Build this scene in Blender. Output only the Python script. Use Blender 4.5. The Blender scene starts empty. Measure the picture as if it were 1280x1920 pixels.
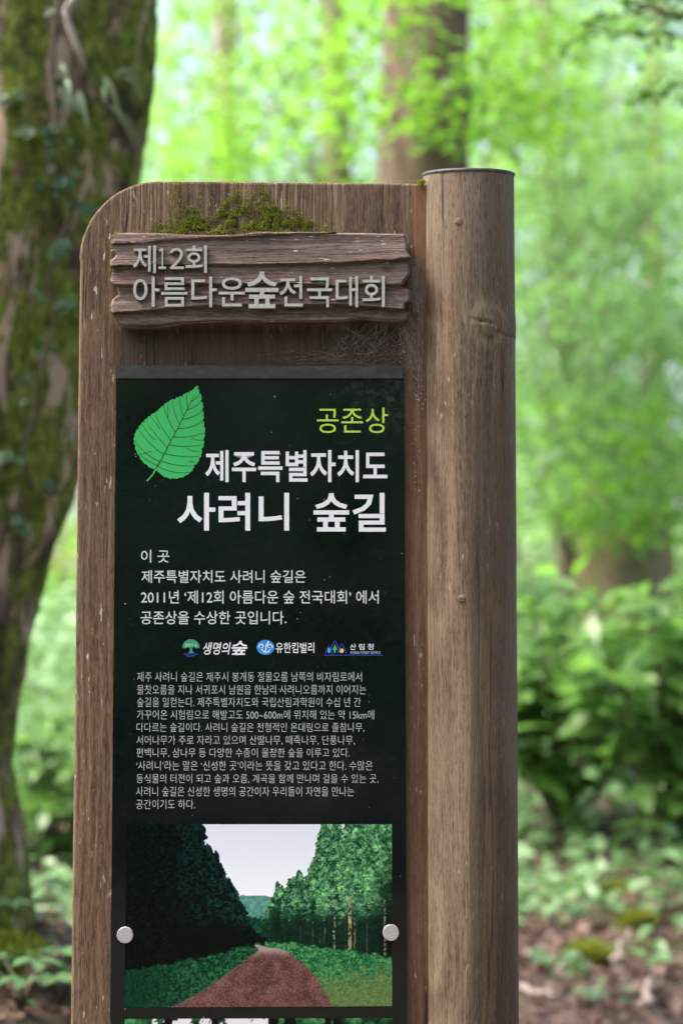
import bpy, bmesh, math, random
import numpy as np
from mathutils import Vector, Matrix, Euler

# ------------------------------------------------------------------ camera, sky, sun, exposure
S = bpy.context.scene
COL = S.collection
R = math.radians
FPX = 85 / 36 * 1920                      # focal length in photo pixels
CAM = Vector((0, -3.14, 1.0))
cd = bpy.data.cameras.new('camera'); cam = bpy.data.objects.new('camera', cd); COL.objects.link(cam)
cd.sensor_fit = 'VERTICAL'; cd.sensor_height = 36; cd.lens = 85
cd.clip_start = 0.05; cd.clip_end = 600
cam.location = CAM
CROT = Euler((R(90 + 4.5), 0, 0)).to_matrix()
cam.rotation_euler = CROT.to_euler()
cd.dof.use_dof = True; cd.dof.focus_distance = 3.12; cd.dof.aperture_fstop = 3.7
cd.dof.aperture_blades = 0
S.camera = cam

SUN_EL, SUN_AZ = 60, -97                  # soft light from high on the left
W = bpy.data.worlds.new('World'); S.world = W; W.use_nodes = True
wn = W.node_tree
sky = wn.nodes.new('ShaderNodeTexSky'); sky.sky_type = 'NISHITA'; sky.sun_disc = False
sky.sun_elevation = R(SUN_EL); sky.sun_rotation = R(SUN_AZ); sky.dust_density = 7.0; sky.air_density = 0.7; sky.ozone_density = 0.0
wn.links.new(sky.outputs[0], wn.nodes['Background'].inputs[0]); wn.nodes['Background'].inputs[1].default_value = 0.15
sl = bpy.data.lights.new('sun', 'SUN'); sun = bpy.data.objects.new('sun', sl); COL.objects.link(sun)
sl.energy = 1.5; sl.angle = R(14); sl.color = (1.0, 0.95, 0.86)
sd = Vector((math.sin(R(SUN_AZ)) * math.cos(R(SUN_EL)), math.cos(R(SUN_AZ)) * math.cos(R(SUN_EL)), math.sin(R(SUN_EL))))
sun.rotation_euler = sd.to_track_quat('Z', 'Y').to_euler()
S.view_settings.view_transform = 'Standard'; S.view_settings.look = 'None'
S.view_settings.exposure = 2.2; S.view_settings.gamma = 1
S.render.engine = 'CYCLES'
S.cycles.use_denoising = True
try:
    S.cycles.denoiser = 'OPENIMAGEDENOISE'
except Exception:
    pass
S.cycles.max_bounces = 8; S.cycles.transmission_bounces = 6; S.cycles.transparent_max_bounces = 6

# ------------------------------------------------------------------ helpers
rs = np.random.RandomState(7)
random.seed(7)

def ray(px, py):
    return CROT @ Vector(((px - 640) / FPX, -(py - 960) / FPX, -1.0))

def P(px, py, Y=0.0):
    d = ray(px, py); t = (Y - CAM.y) / d.y
    return CAM + d * t

def smooth(a, b, x):
    t = np.clip((x - a) / (b - a), 0, 1); return t * t * (3 - 2 * t)

def ground_z(x, y):
    x = np.asarray(x, float); y = np.asarray(y, float)
    z = np.interp(y, [-60, 0.8, 3.4, 5.0, 6.9, 12, 40, 120, 400], [0, 0, .135, .33, .62, 1.05, 3.4, 10, 20])
    z = z + 0.46 * np.exp(-(((x + 1.10) / 0.75) ** 2 + ((y - 2.5) / 1.3) ** 2))
    z = z + 0.03 * np.sin(x * 3.1 + y * 1.7) * smooth(1, 3, y) + 0.02 * np.sin(x * 7.3 - y * 5.1 + 1) * smooth(1, 3, y)
    return z

def ground_hit(px, py):
    d = ray(px, py); t = 2.0
    while t < 60:
        p = CAM + d * t
        if p.z < float(ground_z(p.x, p.y)): return p
        t += 0.03
    return p

_lat = rs.rand(64, 64, 64).astype(np.float32)
def vnoise(x, y, z=0.0):
    x, y, z = np.broadcast_arrays(np.asarray(x, float), np.asarray(y, float), np.asarray(z, float))
    xi, yi, zi = np.floor(x).astype(int), np.floor(y).astype(int), np.floor(z).astype(int)
    fx, fy, fz = x - xi, y - yi, z - zi
    fx, fy, fz = [f * f * (3 - 2 * f) for f in (fx, fy, fz)]
    o = 0
    for a in (0, 1):
        for b in (0, 1):
            for c in (0, 1):
                o = o + _lat[(xi + a) % 64, (yi + b) % 64, (zi + c) % 64] * (fx if a else 1 - fx) * (fy if b else 1 - fy) * (fz if c else 1 - fz)
    return o
def fbm(x, y, z=0.0, n=4):
    o = 0; s = 0; a = 1.0; f = 1.0
    for i in range(n):
        o = o + a * vnoise(x * f + 17 * i, y * f + 5 * i, np.asarray(z) * f); s += a; a *= .5; f *= 2
    return o / s

def link(name, me, mat=None, parent=None, loc=None):
    o = bpy.data.objects.new(name, me); COL.objects.link(o)
    if mat: me.materials.append(mat)
    if parent: o.parent = parent
    if loc is not None: o.location = loc
    return o

def np_mesh(name, V, F, mat=None, parent=None, shade=True, origin=None):
    """V: (n,3); F: list of int arrays, each (m,k)"""
    V = np.asarray(V, np.float32)
    if origin is not None: V = V - np.asarray(origin, np.float32)
    if not isinstance(F, (list, tuple)): F = [F]
    me = bpy.data.meshes.new(name)
    me.vertices.add(len(V)); me.vertices.foreach_set('co', V.ravel())
    loops = np.concatenate([f.ravel() for f in F]).astype(np.int32)
    tot = np.concatenate([np.full(len(f), f.shape[1], np.int32) for f in F])
    st = np.concatenate([[0], np.cumsum(tot)[:-1]]).astype(np.int32)
    me.loops.add(len(loops)); me.loops.foreach_set('vertex_index', loops)
    me.polygons.add(len(tot)); me.polygons.foreach_set('loop_start', st); me.polygons.foreach_set('loop_total', tot)
    me.update(calc_edges=True); me.validate()
    me.polygons.foreach_set('use_smooth', np.full(len(me.polygons), bool(shade)))
    return link(name, me, mat, parent, origin if parent is None else None)

def grid_faces(nu, nv, wrap=False):
    i = np.arange(nu - (0 if wrap else 1)); j = np.arange(nv - 1)
    I, J = np.meshgrid(i, j, indexing='ij'); I2 = (I + 1) % nu
    return np.stack([I * nv + J, I2 * nv + J, I2 * nv + J + 1, I * nv + J + 1], -1).reshape(-1, 4)

def empty(name, loc, label, cat, group=None):
    o = bpy.data.objects.new(name, None); COL.objects.link(o); o.location = loc
    o.empty_display_size = .1
    tag(o, label, cat, group); return o
def tag(o, label, cat, group=None):
    o['label'] = label; o['category'] = cat
    if group: o['group'] = group
    return o

class MB:
    """collects pieces into one mesh"""
    def __init__(s): s.V = []; s.F = {}; s.n = 0
    def add(s, V, *Fs):
        for f in Fs: s.F.setdefault(f.shape[1], []).append(f + s.n)
        s.V.append(np.asarray(V, float)); s.n += len(V)
    def tube(s, pts, rad, k=8, cap=True):
        pts = np.asarray(pts, float); n = len(pts); rad = np.broadcast_to(np.asarray(rad, float), (n,))
        T = np.gradient(pts, axis=0); T /= np.linalg.norm(T, axis=1)[:, None] + 1e-9
        up = np.array([0.13, 0.31, 0.94]) if abs(T[0, 2]) < .9 else np.array([1., .2, .1])
        A = np.cross(T, up); A /= np.linalg.norm(A, axis=1)[:, None] + 1e-9; B = np.cross(T, A)
        th = np.linspace(0, 2 * math.pi, k, endpoint=False)
        V = pts[None] + rad[None, :, None] * (np.cos(th)[:, None, None] * A[None] + np.sin(th)[:, None, None] * B[None])
        s.add(V.reshape(-1, 3), grid_faces(k, n, True))
        if cap:
            a = np.arange(k) * n
            s.F.setdefault(k, []).append((a[::-1] + s.n - k * n)[None]); s.F.setdefault(k, []).append((a + n - 1 + s.n - k * n)[None])
    def leaves(s, C, D, N, L, Wd, simple=False, droop=.15, fold=.18):
        C = np.asarray(C, float); D = np.asarray(D, float); N = np.asarray(N, float); n = len(C)
        if n == 0: return
        D = D / (np.linalg.norm(D, axis=1)[:, None] + 1e-9)
        X = np.cross(D, N); X /= np.linalg.norm(X, axis=1)[:, None] + 1e-9; N = np.cross(X, D)
        L = np.broadcast_to(L, (n,))[:, None]; Wd = np.broadcast_to(Wd, (n,))[:, None]
        if simple:
            V = np.stack([C, C + D * L * .45 + X * Wd + N * Wd * fold * 2, C + D * L - N * L * droop, C + D * L * .45 - X * Wd + N * Wd * fold * 2], 1)
            b = (np.arange(n) * 4)[:, None]
            s.add(V.reshape(-1, 3), b + np.array([[0, 1, 2]]), b + np.array([[0, 2, 3]]))
        else:
            tpl = [(0, 0, 0), (.8, .22, 1), (1, .45, 1), (.62, .75, .8), (0, 1, 0), (-.62, .75, .8), (-1, .45, 1), (-.8, .22, 1), (0, .4, 0), (0, .75, 0)]
            V = np.stack([C + D * L * b_ + X * Wd * a_ + N * (Wd * fold * c_ - L * droop * b_ * b_) for a_, b_, c_ in tpl], 1)
            b = (np.arange(n) * 10)[:, None]
            s.add(V.reshape(-1, 3), *[b + np.array([t]) for t in [(0, 1, 8), (0, 8, 7), (3, 4, 9), (4, 5, 9)]], *[b + np.array([t]) for t in [(1, 2, 8)]], *[b + np.array([t]) for t in [(2, 3, 9, 8), (8, 9, 5, 6)]], b + np.array([(6, 7, 8)]))
    def build(s, name, mat=None, parent=None, shade=True, origin=None):
        F = [np.concatenate(v) for v in s.F.values()]
        return np_mesh(name, np.concatenate(s.V), F, mat, parent, shade, origin)

# ------------------------------------------------------------------ materials
class NT:
    def __init__(s, name):
        s.m = bpy.data.materials.new(name); s.m.use_nodes = True; s.t = s.m.node_tree; s.N = s.t.nodes
        s.b = s.N['Principled BSDF']; s.out = s.N['Material Output']
    def n(s, kind, **kw):
        x = s.N.new(kind)
        for k, v in kw.items():
            if k.startswith('i_'): x.inputs[k[2:].replace('_', ' ')].default_value = v
            else: setattr(x, k, v)
        return x
    def l(s, a, b): s.t.links.new(a, b)
    def coord(s, scale=(1, 1, 1), loc=(0, 0, 0), rot=(0, 0, 0), src=None):
        if src is None:
            if not hasattr(s, 'tc'): s.tc = s.n('ShaderNodeTexCoord')
            src = s.tc.outputs['Object']
        m = s.n('ShaderNodeMapping'); m.inputs['Scale'].default_value = scale; m.inputs['Location'].default_value = loc; m.inputs['Rotation'].default_value = rot
        s.l(src, m.inputs[0]); return m.outputs[0]
    def noise(s, co, scale=1, detail=4, rough=.55, dist=0):
        x = s.n('ShaderNodeTexNoise'); x.inputs['Scale'].default_value = scale; x.inputs['Detail'].default_value = detail
        x.inputs['Roughness'].default_value = rough; x.inputs['Distortion'].default_value = dist
        s.l(co, x.inputs['Vector']); return x.outputs[0]
    def ramp(s, fac, stops):
        x = s.n('ShaderNodeValToRGB'); e = x.color_ramp.elements
        while len(e) < len(stops): e.new(.5)
        for el, (p, c) in zip(e, stops):
            el.position = p; el.color = (c if isinstance(c, (tuple, list)) else (c, c, c)) + (1,) if isinstance(c, tuple) else (c, c, c, 1)
        s.l(fac, x.inputs[0]); return x.outputs[0]
    def mix(s, fac, a, b, mode='MIX'):
        x = s.n('ShaderNodeMix', data_type='RGBA', blend_type=mode)
        for i, v in ((0, fac), (6, a), (7, b)):
            if hasattr(v, 'is_output'): s.l(v, x.inputs[i])
            else: x.inputs[i].default_value = v if i == 0 else tuple(v) + (1,)
        return x.outputs[2]
    def math(s, op, a, b=None, c=None, clamp=False):
        x = s.n('ShaderNodeMath', operation=op); x.use_clamp = clamp
        for i, v in enumerate((a, b, c)):
            if v is None: continue
            if hasattr(v, 'is_output'): s.l(v, x.inputs[i])
            else: x.inputs[i].default_value = v
        return x.outputs[0]
    def sstep(s, v, a, b):
        x = s.n('ShaderNodeMapRange', interpolation_type='SMOOTHSTEP'); s.l(v, x.inputs[0])
        x.inputs[1].default_value = a; x.inputs[2].default_value = b
        return x.outputs[0]
    def sep(s, co):
        x = s.n('ShaderNodeSeparateXYZ'); s.l(co, x.inputs[0]); return x.outputs
    def bump(s, h, dist, strength=1.0):
        x = s.n('ShaderNodeBump'); x.inputs['Distance'].default_value = dist; x.inputs['Strength'].default_value = strength
        s.l(h, x.inputs['Height']); s.l(x.outputs[0], s.b.inputs['Normal'])
    def base(s, c):
        if hasattr(c, 'is_output'): s.l(c, s.b.inputs['Base Color'])
        else: s.b.inputs['Base Color'].default_value = tuple(c) + (1,)

def plain(name, col, rough=.5, metal=0, spec=.5):
    m = NT(name); m.base(col); m.b.inputs['Roughness'].default_value = rough; m.b.inputs['Metallic'].default_value = metal
    m.b.inputs['Specular IOR Level'].default_value = spec
    return m.m

def leaf_mat(name, dark, light, trans, tfac=.45, rough=.38, spec=.5):
    m = NT(name)
    g = m.n('ShaderNodeNewGeometry'); rnd = g.outputs['Random Per Island']
    co = m.coord((.55, .55, .55)); big = m.noise(co, 1, 2)
    f = m.math('ADD', m.math('MULTIPLY', rnd, .6), m.math('MULTIPLY', m.sstep(big, .3, .7), .4))
    col = m.mix(f, dark, light); m.base(col)
    m.b.inputs['Roughness'].default_value = rough; m.b.inputs['Specular IOR Level'].default_value = spec
    t = m.n('ShaderNodeBsdfTranslucent')
    tc = m.mix(f, [c * .6 for c in trans], trans); m.l(tc, t.inputs[0])
    mx = m.n('ShaderNodeMixShader'); mx.inputs[0].default_value = tfac
    m.l(m.b.outputs[0], mx.inputs[1]); m.l(t.outputs[0], mx.inputs[2]); m.l(mx.outputs[0], m.out.inputs[0])
    return m.m

def wood_mat(name, dark, mid, pale, axis='Z', ring=None, kn=None, board=None, seed=0.0, fleck=.5, rough=.72):
    m = NT(name)
    st = {'Z': lambda a, b: (a, a, b), 'X': lambda a, b: (b, a, a)}[axis]
    warp = m.coord((1, 1, 1), (seed, seed * .7, seed * 1.3))
    wv = m.n('ShaderNodeTexNoise'); wv.inputs['Scale'].default_value = 5; wv.inputs['Detail'].default_value = 2; m.l(warp, wv.inputs['Vector'])
    src = m.n('ShaderNodeVectorMath', operation='MULTIPLY_ADD'); m.l(wv.outputs[1], src.inputs[0]); src.inputs[1].default_value = (.012, .012, .012); m.l(m.tc.outputs['Object'], src.inputs[2])
    base = src.outputs[0]
    fine = m.noise(m.coord(st(420, 9), (seed, 0, seed), src=base), 1, 5, .65)
    med = m.noise(m.coord(st(90, 1.6), (seed * 2, 0, 0), src=base), 1, 5, .6)
    big = m.noise(m.coord(st(16, 1.0), (0, seed, 0), src=base), 1, 4, .6)
    blot = m.noise(m.coord((9, 9, 5), (seed * 3, 0, 0)), 1, 5, .65)
    grit = m.noise(m.coord(st(430, 75)), 1, 4, .72)
    sp = m.sep(base)
    v = m.math('ADD', m.math('MULTIPLY', fine, .40), m.math('ADD', m.math('MULTIPLY', med, .38), m.math('MULTIPLY', big, .32)))
    if ring:                               # growth rings cut by the surface
        cx, cy, freq, amt = ring
        rx = m.math('SUBTRACT', sp[0], cx); ry = m.math('SUBTRACT', sp[1], cy)
        rr = m.math('SQRT', m.math('ADD', m.math('MULTIPLY', rx, rx), m.math('MULTIPLY', ry, ry)))
        zz = m.noise(m.coord((7, 7, 1.5), (seed, 2, 0)), 1, 2, .5)
        ph = m.math('ADD', m.math('MULTIPLY', rr, freq), m.math('MULTIPLY', zz, 14))
        if kn:
            for kx, kz, ks, el, am in kn:
                dx = m.math('MULTIPLY', m.math('SUBTRACT', sp[0], kx), 1 / ks); dz = m.math('MULTIPLY', m.math('SUBTRACT', sp[2], kz), el / ks)
                dd = m.math('ADD', m.math('MULTIPLY', dx, dx), m.math('MULTIPLY', dz, dz))
                ph = m.math('ADD', ph, m.math('MULTIPLY', m.math('EXPONENT', m.math('MULTIPLY', dd, -1)), am))
        w = m.math('MULTIPLY_ADD', m.math('SINE', ph), .5, .5)
        v = m.math('ADD', v, m.math('MULTIPLY', m.math('SUBTRACT', w, .5), amt))
    col = m.ramp(v, [(.42, dark), (.54, mid), (.66, pale)])
    # reddish and grey weathering patches
    col = m.mix(m.math('MULTIPLY', m.sstep(blot, .42, .7), .55), col, (pale[0] * .72, pale[1] * .73, pale[2] * .74))
    col = m.mix(m.math('MULTIPLY', m.sstep(big, .5, .72), .4), col, (dark[0] * 1.5, dark[1] * 1.05, dark[2] * .9))
    col = m.mix(m.math('MULTIPLY', m.sstep(grit, .50, .68), .42), col, (pale[0] * 1.1, pale[1] * 1.1, pale[2] * 1.1))
    col = m.mix(m.math('MULTIPLY', m.sstep(grit, .48, .34), .6), col, [d * .5 for d in dark])
    fl = m.noise(m.coord(st(260, 55), (3, seed, 0)), 1, 2, .5)
    gate = m.noise(m.coord((14, 14, 8), (0, 0, seed)), 1, 3)
    flm = m.math('MULTIPLY', m.math('MULTIPLY', m.sstep(fl, .66, .74), m.sstep(gate, .45, .6)), fleck)
    col = m.mix(flm, col, (.50, .46, .42))
    if board:
        zt, zp, xr = board                 # top edge, foot of the dirt and painted shadow band below the plaque, joint with the post
        wz = m.math('MULTIPLY', m.sstep(sp[2], zt - .11, zt - .01), m.math('MULTIPLY', m.sstep(fine, .50, .62), m.sstep(big, .40, .62)))
        col = m.mix(m.math('MULTIPLY', wz, .6), col, (.36, .28, .19))
        j = m.math('MULTIPLY', m.sstep(sp[0], xr - .011, xr - .004), m.math('MULTIPLY', m.sstep(sp[2], zt - .16, zt - .02), m.sstep(blot, .3, .6)))
        col = m.mix(m.math('MULTIPLY', j, .6), col, (.20, .085, .035))
        # grime plus the plaque's shadow, both painted in above the panel, with a ragged edge
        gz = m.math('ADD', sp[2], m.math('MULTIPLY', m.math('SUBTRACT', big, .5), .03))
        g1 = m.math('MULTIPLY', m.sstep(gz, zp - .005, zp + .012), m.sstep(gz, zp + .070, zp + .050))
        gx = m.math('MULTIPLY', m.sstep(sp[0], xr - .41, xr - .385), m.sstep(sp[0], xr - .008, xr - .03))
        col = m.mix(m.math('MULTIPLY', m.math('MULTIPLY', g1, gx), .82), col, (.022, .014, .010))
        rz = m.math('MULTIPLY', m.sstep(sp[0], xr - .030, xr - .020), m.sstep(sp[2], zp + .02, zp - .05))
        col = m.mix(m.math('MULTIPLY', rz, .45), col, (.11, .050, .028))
    if ring:                                # fine drying cracks along the grain
        cn = m.noise(m.coord(st(75, 1.1), (seed, 6, 1), src=base), 1, 1.5, .5); cg = m.noise(m.coord(st(22, 2.2), (2, seed, 5)), 1, 2)
        ck = m.math('MULTIPLY', m.sstep(m.math('ABSOLUTE', m.math('SUBTRACT', cn, .5)), .013, .003), m.sstep(cg, .52, .60))
        col = m.mix(m.math('MULTIPLY', ck, .8), col, [d * .35 for d in dark]); v = m.math('SUBTRACT', v, m.math('MULTIPLY', ck, .5))
    if kn and ring:                         # the post's right flank turns darker, from the knot down
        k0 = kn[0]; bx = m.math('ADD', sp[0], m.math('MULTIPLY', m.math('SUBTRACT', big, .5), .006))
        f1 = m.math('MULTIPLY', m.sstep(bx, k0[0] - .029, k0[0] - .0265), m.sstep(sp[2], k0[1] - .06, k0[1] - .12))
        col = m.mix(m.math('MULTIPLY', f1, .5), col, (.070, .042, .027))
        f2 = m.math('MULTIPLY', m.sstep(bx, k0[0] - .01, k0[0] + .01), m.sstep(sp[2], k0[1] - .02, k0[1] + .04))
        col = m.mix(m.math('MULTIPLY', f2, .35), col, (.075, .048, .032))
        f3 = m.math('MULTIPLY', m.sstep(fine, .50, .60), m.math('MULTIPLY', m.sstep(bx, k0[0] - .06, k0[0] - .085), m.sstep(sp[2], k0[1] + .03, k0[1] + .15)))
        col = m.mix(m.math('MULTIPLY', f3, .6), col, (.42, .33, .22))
    m.base(col); m.b.inputs['Roughness'].default_value = rough; m.b.inputs['Specular IOR Level'].default_value = .25
    h = m.math('ADD', m.math('MULTIPLY', v, 1.0), m.math('MULTIPLY', grit, .35))
    m.bump(h, .0026 if axis == 'Z' else .0014, .9)
    return m.m

M = {}
M['leaf_lime'] = leaf_mat('lime leaves', (.05, .13, .012), (.12, .26, .02), (.25, .57, .045), .55)
M['leaf_green'] = leaf_mat('green leaves', (.04, .11, .014), (.09, .20, .02), (.20, .48, .03), .5)
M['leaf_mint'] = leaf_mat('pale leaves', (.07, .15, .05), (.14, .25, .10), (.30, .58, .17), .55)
M['leaf_dark'] = leaf_mat('dark leaves', (.03, .08, .015), (.07, .16, .03), (.12, .32, .03), .4)
M['leaf_shrub'] = leaf_mat('shrub leaves', (.045, .12, .025), (.14, .27, .06), (.22, .48, .09), .45, .42, .45)
M['leaf_cover'] = leaf_mat('ground cover leaves', (.07, .17, .06), (.19, .32, .15), (.16, .36, .08), .3, .4)
M['leaf_ivy'] = leaf_mat('ivy leaves', (.016, .045, .014), (.05, .10, .045), (.03, .10, .03), .2, .5, .3)
M['leaf_fern'] = leaf_mat('fern leaves', (.22, .33, .20), (.34, .44, .30), (.14, .28, .08), .25, .4)
M['litter'] = leaf_mat('dead leaves', (.045, .022, .017), (.23, .135, .105), (.12, .06, .03), .12, .6)
M['moss'] = leaf_mat('moss', (.07, .088, .010), (.33, .38, .055), (.30, .36, .05), .3, .7, .2)
M['moss_dry'] = leaf_mat('dry moss', (.10, .10, .02), (.26, .22, .06), (.2, .2, .04), .3, .7, .2)
M['bark_far'] = (lambda m: (m.base(m.ramp(m.noise(m.coord((14, 14, 2.2)), 1, 6, .6), [(.3, (.13, .09, .065)), (.55, (.23, .165, .13)), (.75, (.32, .25, .21))])), m.b.inputs['Roughness'].__setattr__('default_value', .85), m.m)[-1])(NT('grey brown bark'))
M['bark_brown'] = (lambda m: (m.base(m.ramp(m.noise(m.coord((12, 12, 1.6)), 1, 6, .6), [(.3, (.055, .035, .024)), (.55, (.14, .095, .068)), (.75, (.20, .145, .11))])), m.b.inputs['Roughness'].__setattr__('default_value', .85), m.m)[-1])(NT('brown bark'))
M['twig'] = plain('twig bark', (.07, .05, .035), .8)

# ------------------------------------------------------------------ setting: ground
def build_ground():
    ys = np.concatenate([np.linspace(-60, -6, 14), np.linspace(-5, 1, 20), np.linspace(1.1, 12, 150), np.linspace(12.5, 40, 40), np.linspace(45, 400, 24)])
    xs = np.concatenate([np.linspace(-300, -12, 20), np.linspace(-10, -2.6, 20), np.linspace(-2.5, 2.5, 120), np.linspace(2.6, 10, 20), np.linspace(12, 300, 20)])
    X, Y = np.meshgrid(xs, ys, indexing='ij')
    Z = ground_z(X, Y) + .05 * (fbm(X * 2.2, Y * 2.2, 0, 4) - .5) * smooth(.8, 2.5, Y)
    m = NT('forest floor')
    co = m.coord(); a = m.noise(co, 3, 8, .65); b = m.noise(co, 24, 6, .7); c = m.noise(m.coord((1, 1, 1), (9, 3, 0)), 1.2, 4)
    col = m.ramp(b, [(.3, (.030, .018, .013)), (.5, (.085, .050, .038)), (.68, (.19, .12, .095))])
    col = m.mix(m.math('MULTIPLY', m.sstep(a, .52, .66), .75), col, (.06, .09, .02))
    col = m.mix(m.math('MULTIPLY', m.sstep(c, .5, .7), .5), col, (.05, .10, .03))
    sp = m.sep(co); col = m.mix(m.math('MULTIPLY', m.sstep(sp[1], 6.5, 9.0), .8), col, (.07, .15, .035))
    m.base(col); m.b.inputs['Roughness'].default_value = .9; m.bump(b, .03, .8)
    g = np_mesh('ground', np.stack([X, Y, Z], -1).reshape(-1, 3), grid_faces(len(xs), len(ys)), m.m)
    g['kind'] = 'structure'
build_ground()

# ------------------------------------------------------------------ trees
def tree(name, label, base, height, r0, crown, mat='leaf_lime', lean=(0, 0), bark='bark_far', group=None, leaf=(.06, .09), limbs=True, limb_z=0.0, seed=0, crown_name='crown'):
    """crown: list of (centre, spread, leaves) sprays given in world space"""
    q = np.random.RandomState(seed)
    root = empty(name, base, label, 'tree', group)
    B = np.array(base)
    n = 24; t = np.linspace(0, 1, n)
    pts = np.stack([lean[0] * t + .05 * np.sin(t * 7 + seed), lean[1] * t + .05 * np.cos(t * 6 + seed), height * t - .15], -1)
    rad = r0 * (1 - .55 * t) * (1 + .55 * np.exp(-t * 22))
    mb = MB(); mb.tube(pts, rad, 18)
    lf = MB()
    for (c, sp, k) in crown:
        c = np.array(c) - B
        if limbs and c[2] > limb_z:
            tz = np.clip((c[2] - .35 * np.hypot(c[0], c[1])) / height, .05, .97)
            s_ = np.array([np.interp(tz, t, pts[:, i]) for i in range(3)])
            e = c; u = np.linspace(0, 1, 6)[:, None]
            mid = s_ * (1 - u) + e * u; mid[:, 2] += .25 * np.sin(u[:, 0] * math.pi) * np.linalg.norm(e - s_) * .25
            mb.tube(mid, np.linspace(max(.008, r0 * .09), .005, 6), 5, False)
        # flat spray of leaves
        a = q.rand(k) * 2 * math.pi; rr = np.sqrt(q.rand(k)) * sp
        cen = c + np.stack([np.cos(a) * rr, np.sin(a) * rr, q.randn(k) * sp * .16 - .12 * rr * rr / max(sp, .1)], -1)
        d = np.stack([np.cos(a) + q.randn(k) * .7, np.sin(a) + q.randn(k) * .7, -.25 + q.randn(k) * .3], -1)
        nn = np.stack([q.randn(k) * .42, q.randn(k) * .42, np.ones(k)], -1)
        L = leaf[0] + (leaf[1] - leaf[0]) * q.rand(k)
        lf.leaves(cen, d, nn, L, L * .30, True)
    mb.build('trunk', M[bark], root)
    lf.build(crown_name, M[mat], root)
    return root

def sprays(px0, px1, py0, py1, Y0, Y1, n, sp, k, seed):
    """sprays in the block of forest seen between these pixels and depths"""
    q = np.random.RandomState(seed); out = []
    for i in range(n):
        Y = Y0 + (Y1 - Y0) * q.rand(); p = P(px0 + (px1 - px0) * q.rand(), py0 + (py1 - py0) * q.rand(), Y)
        if p.z < float(ground_z(p.x, p.y)) + .25: continue
        out.append(((p.x, p.y, p.z), sp * (.6 + .8 * q.rand()), int(k * (.6 + .8 * q.rand()))))
    return out

def stand(px, Y): # where a tree at this column and depth meets the ground
    p = P(px, 960, Y); return (p.x, Y, float(ground_z(p.x, Y)) - .05)

G = 'leafy trees standing back in the wood'
def high(base, h, n, spread, k, seed):      # the part of a crown above the frame
    q = np.random.RandomState(seed + 500)
    return [((base[0] + q.randn() * spread, base[1] + q.randn() * spread, h + q.rand() * 3.0), .8, k) for _ in range(n)]

b = stand(785, 8.2)
tree('tree', 'broad straight brown trunk rising behind the top of the sign post', b, 9.5, .27,
     sprays(640, 1000, -60, 260, 7.2, 9.6, 26, .42, 60, 11) + high(b, 6.5, 24, 1.8, 110, 11), lean=(.0, .3), group=G, seed=11, limb_z=4.2, bark='bark_brown')
b = stand(608, 12.5)
tree('tree', 'slim grey trunk behind lime leaves between the mossy trunk and the broad brown trunk', b, 9, .13,
     sprays(300, 760, -80, 700, 10.5, 14, 70, .55, 80, 12) + high(b, 6, 10, 2, 90, 12), lean=(.1, 0), group=G, seed=12)
b = stand(1062, 13.5)
tree('tree', 'pale slim trunk among bright leaves to the right of the sign post', b, 9, .10,
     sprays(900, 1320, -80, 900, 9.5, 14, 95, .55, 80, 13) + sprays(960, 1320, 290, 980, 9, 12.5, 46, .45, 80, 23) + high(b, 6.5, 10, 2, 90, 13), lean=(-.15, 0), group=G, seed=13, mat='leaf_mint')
b = stand(430, 17)
tree('tree', 'thin dark trunk deep in the wood just right of the mossy trunk', b, 10, .14,
     sprays(200, 640, -60, 1150, 14, 20, 90, .8, 80, 14) + high(b, 7, 9, 2, 90, 14), group=G, seed=14)
b = stand(1240, 16.5)
tree('tree', 'slender tree with lime foliage at the right edge of the view above the shrubs', b, 10, .10,
     sprays(960, 1420, 100, 1050, 14, 19, 90, .8, 80, 15) + sprays(1040, 1300, 760, 1000, 8.5, 10.8, 12, .35, 50, 19) + high(b, 7, 9, 2, 90, 15), group=G, seed=15)
b = stand(940, 21)
tree('tree', 'far tree with pale foliage right behind the sign post', b, 11, .2,
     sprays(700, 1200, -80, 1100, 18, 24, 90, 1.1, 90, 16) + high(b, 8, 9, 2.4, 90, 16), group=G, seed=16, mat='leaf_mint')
b = stand(60, 19)
tree('tree', 'far tree glimpsed in the gap between the mossy trunk and the sign board', b, 11, .2,
     sprays(-40, 330, 500, 1330, 15, 22, 60, .8, 80, 17) + high(b, 8, 9, 2.4, 90, 17), group=G, seed=17)

# distant wood, one mass
def far_wood():
    q = np.random.RandomState(99); lf = MB(); n = 26000
    Y = 26 + 30 * q.rand(n) ** 1.3; x = (q.rand(n) * 1.0 - .5) * (Y + 3.14) * .9
    z = ground_z(x, Y) + (q.rand(n) ** .8) * (Y * .42)
    cl = fbm(x * .35, z * .5, Y * .2, 3); keep = cl > .47
    C = np.stack([x, Y, z], -1)[keep]; k = len(C)
    D = q.randn(k, 3); N = np.stack([q.randn(k) * .5, q.randn(k) * .5 - .2, np.ones(k)], -1)
    lf.leaves(C, D * [1, 1, .3], N, .30 + .2 * q.rand(k), .11, True)
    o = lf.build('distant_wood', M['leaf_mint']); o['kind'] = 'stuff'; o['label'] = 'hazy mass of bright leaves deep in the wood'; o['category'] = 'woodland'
far_wood()

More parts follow.
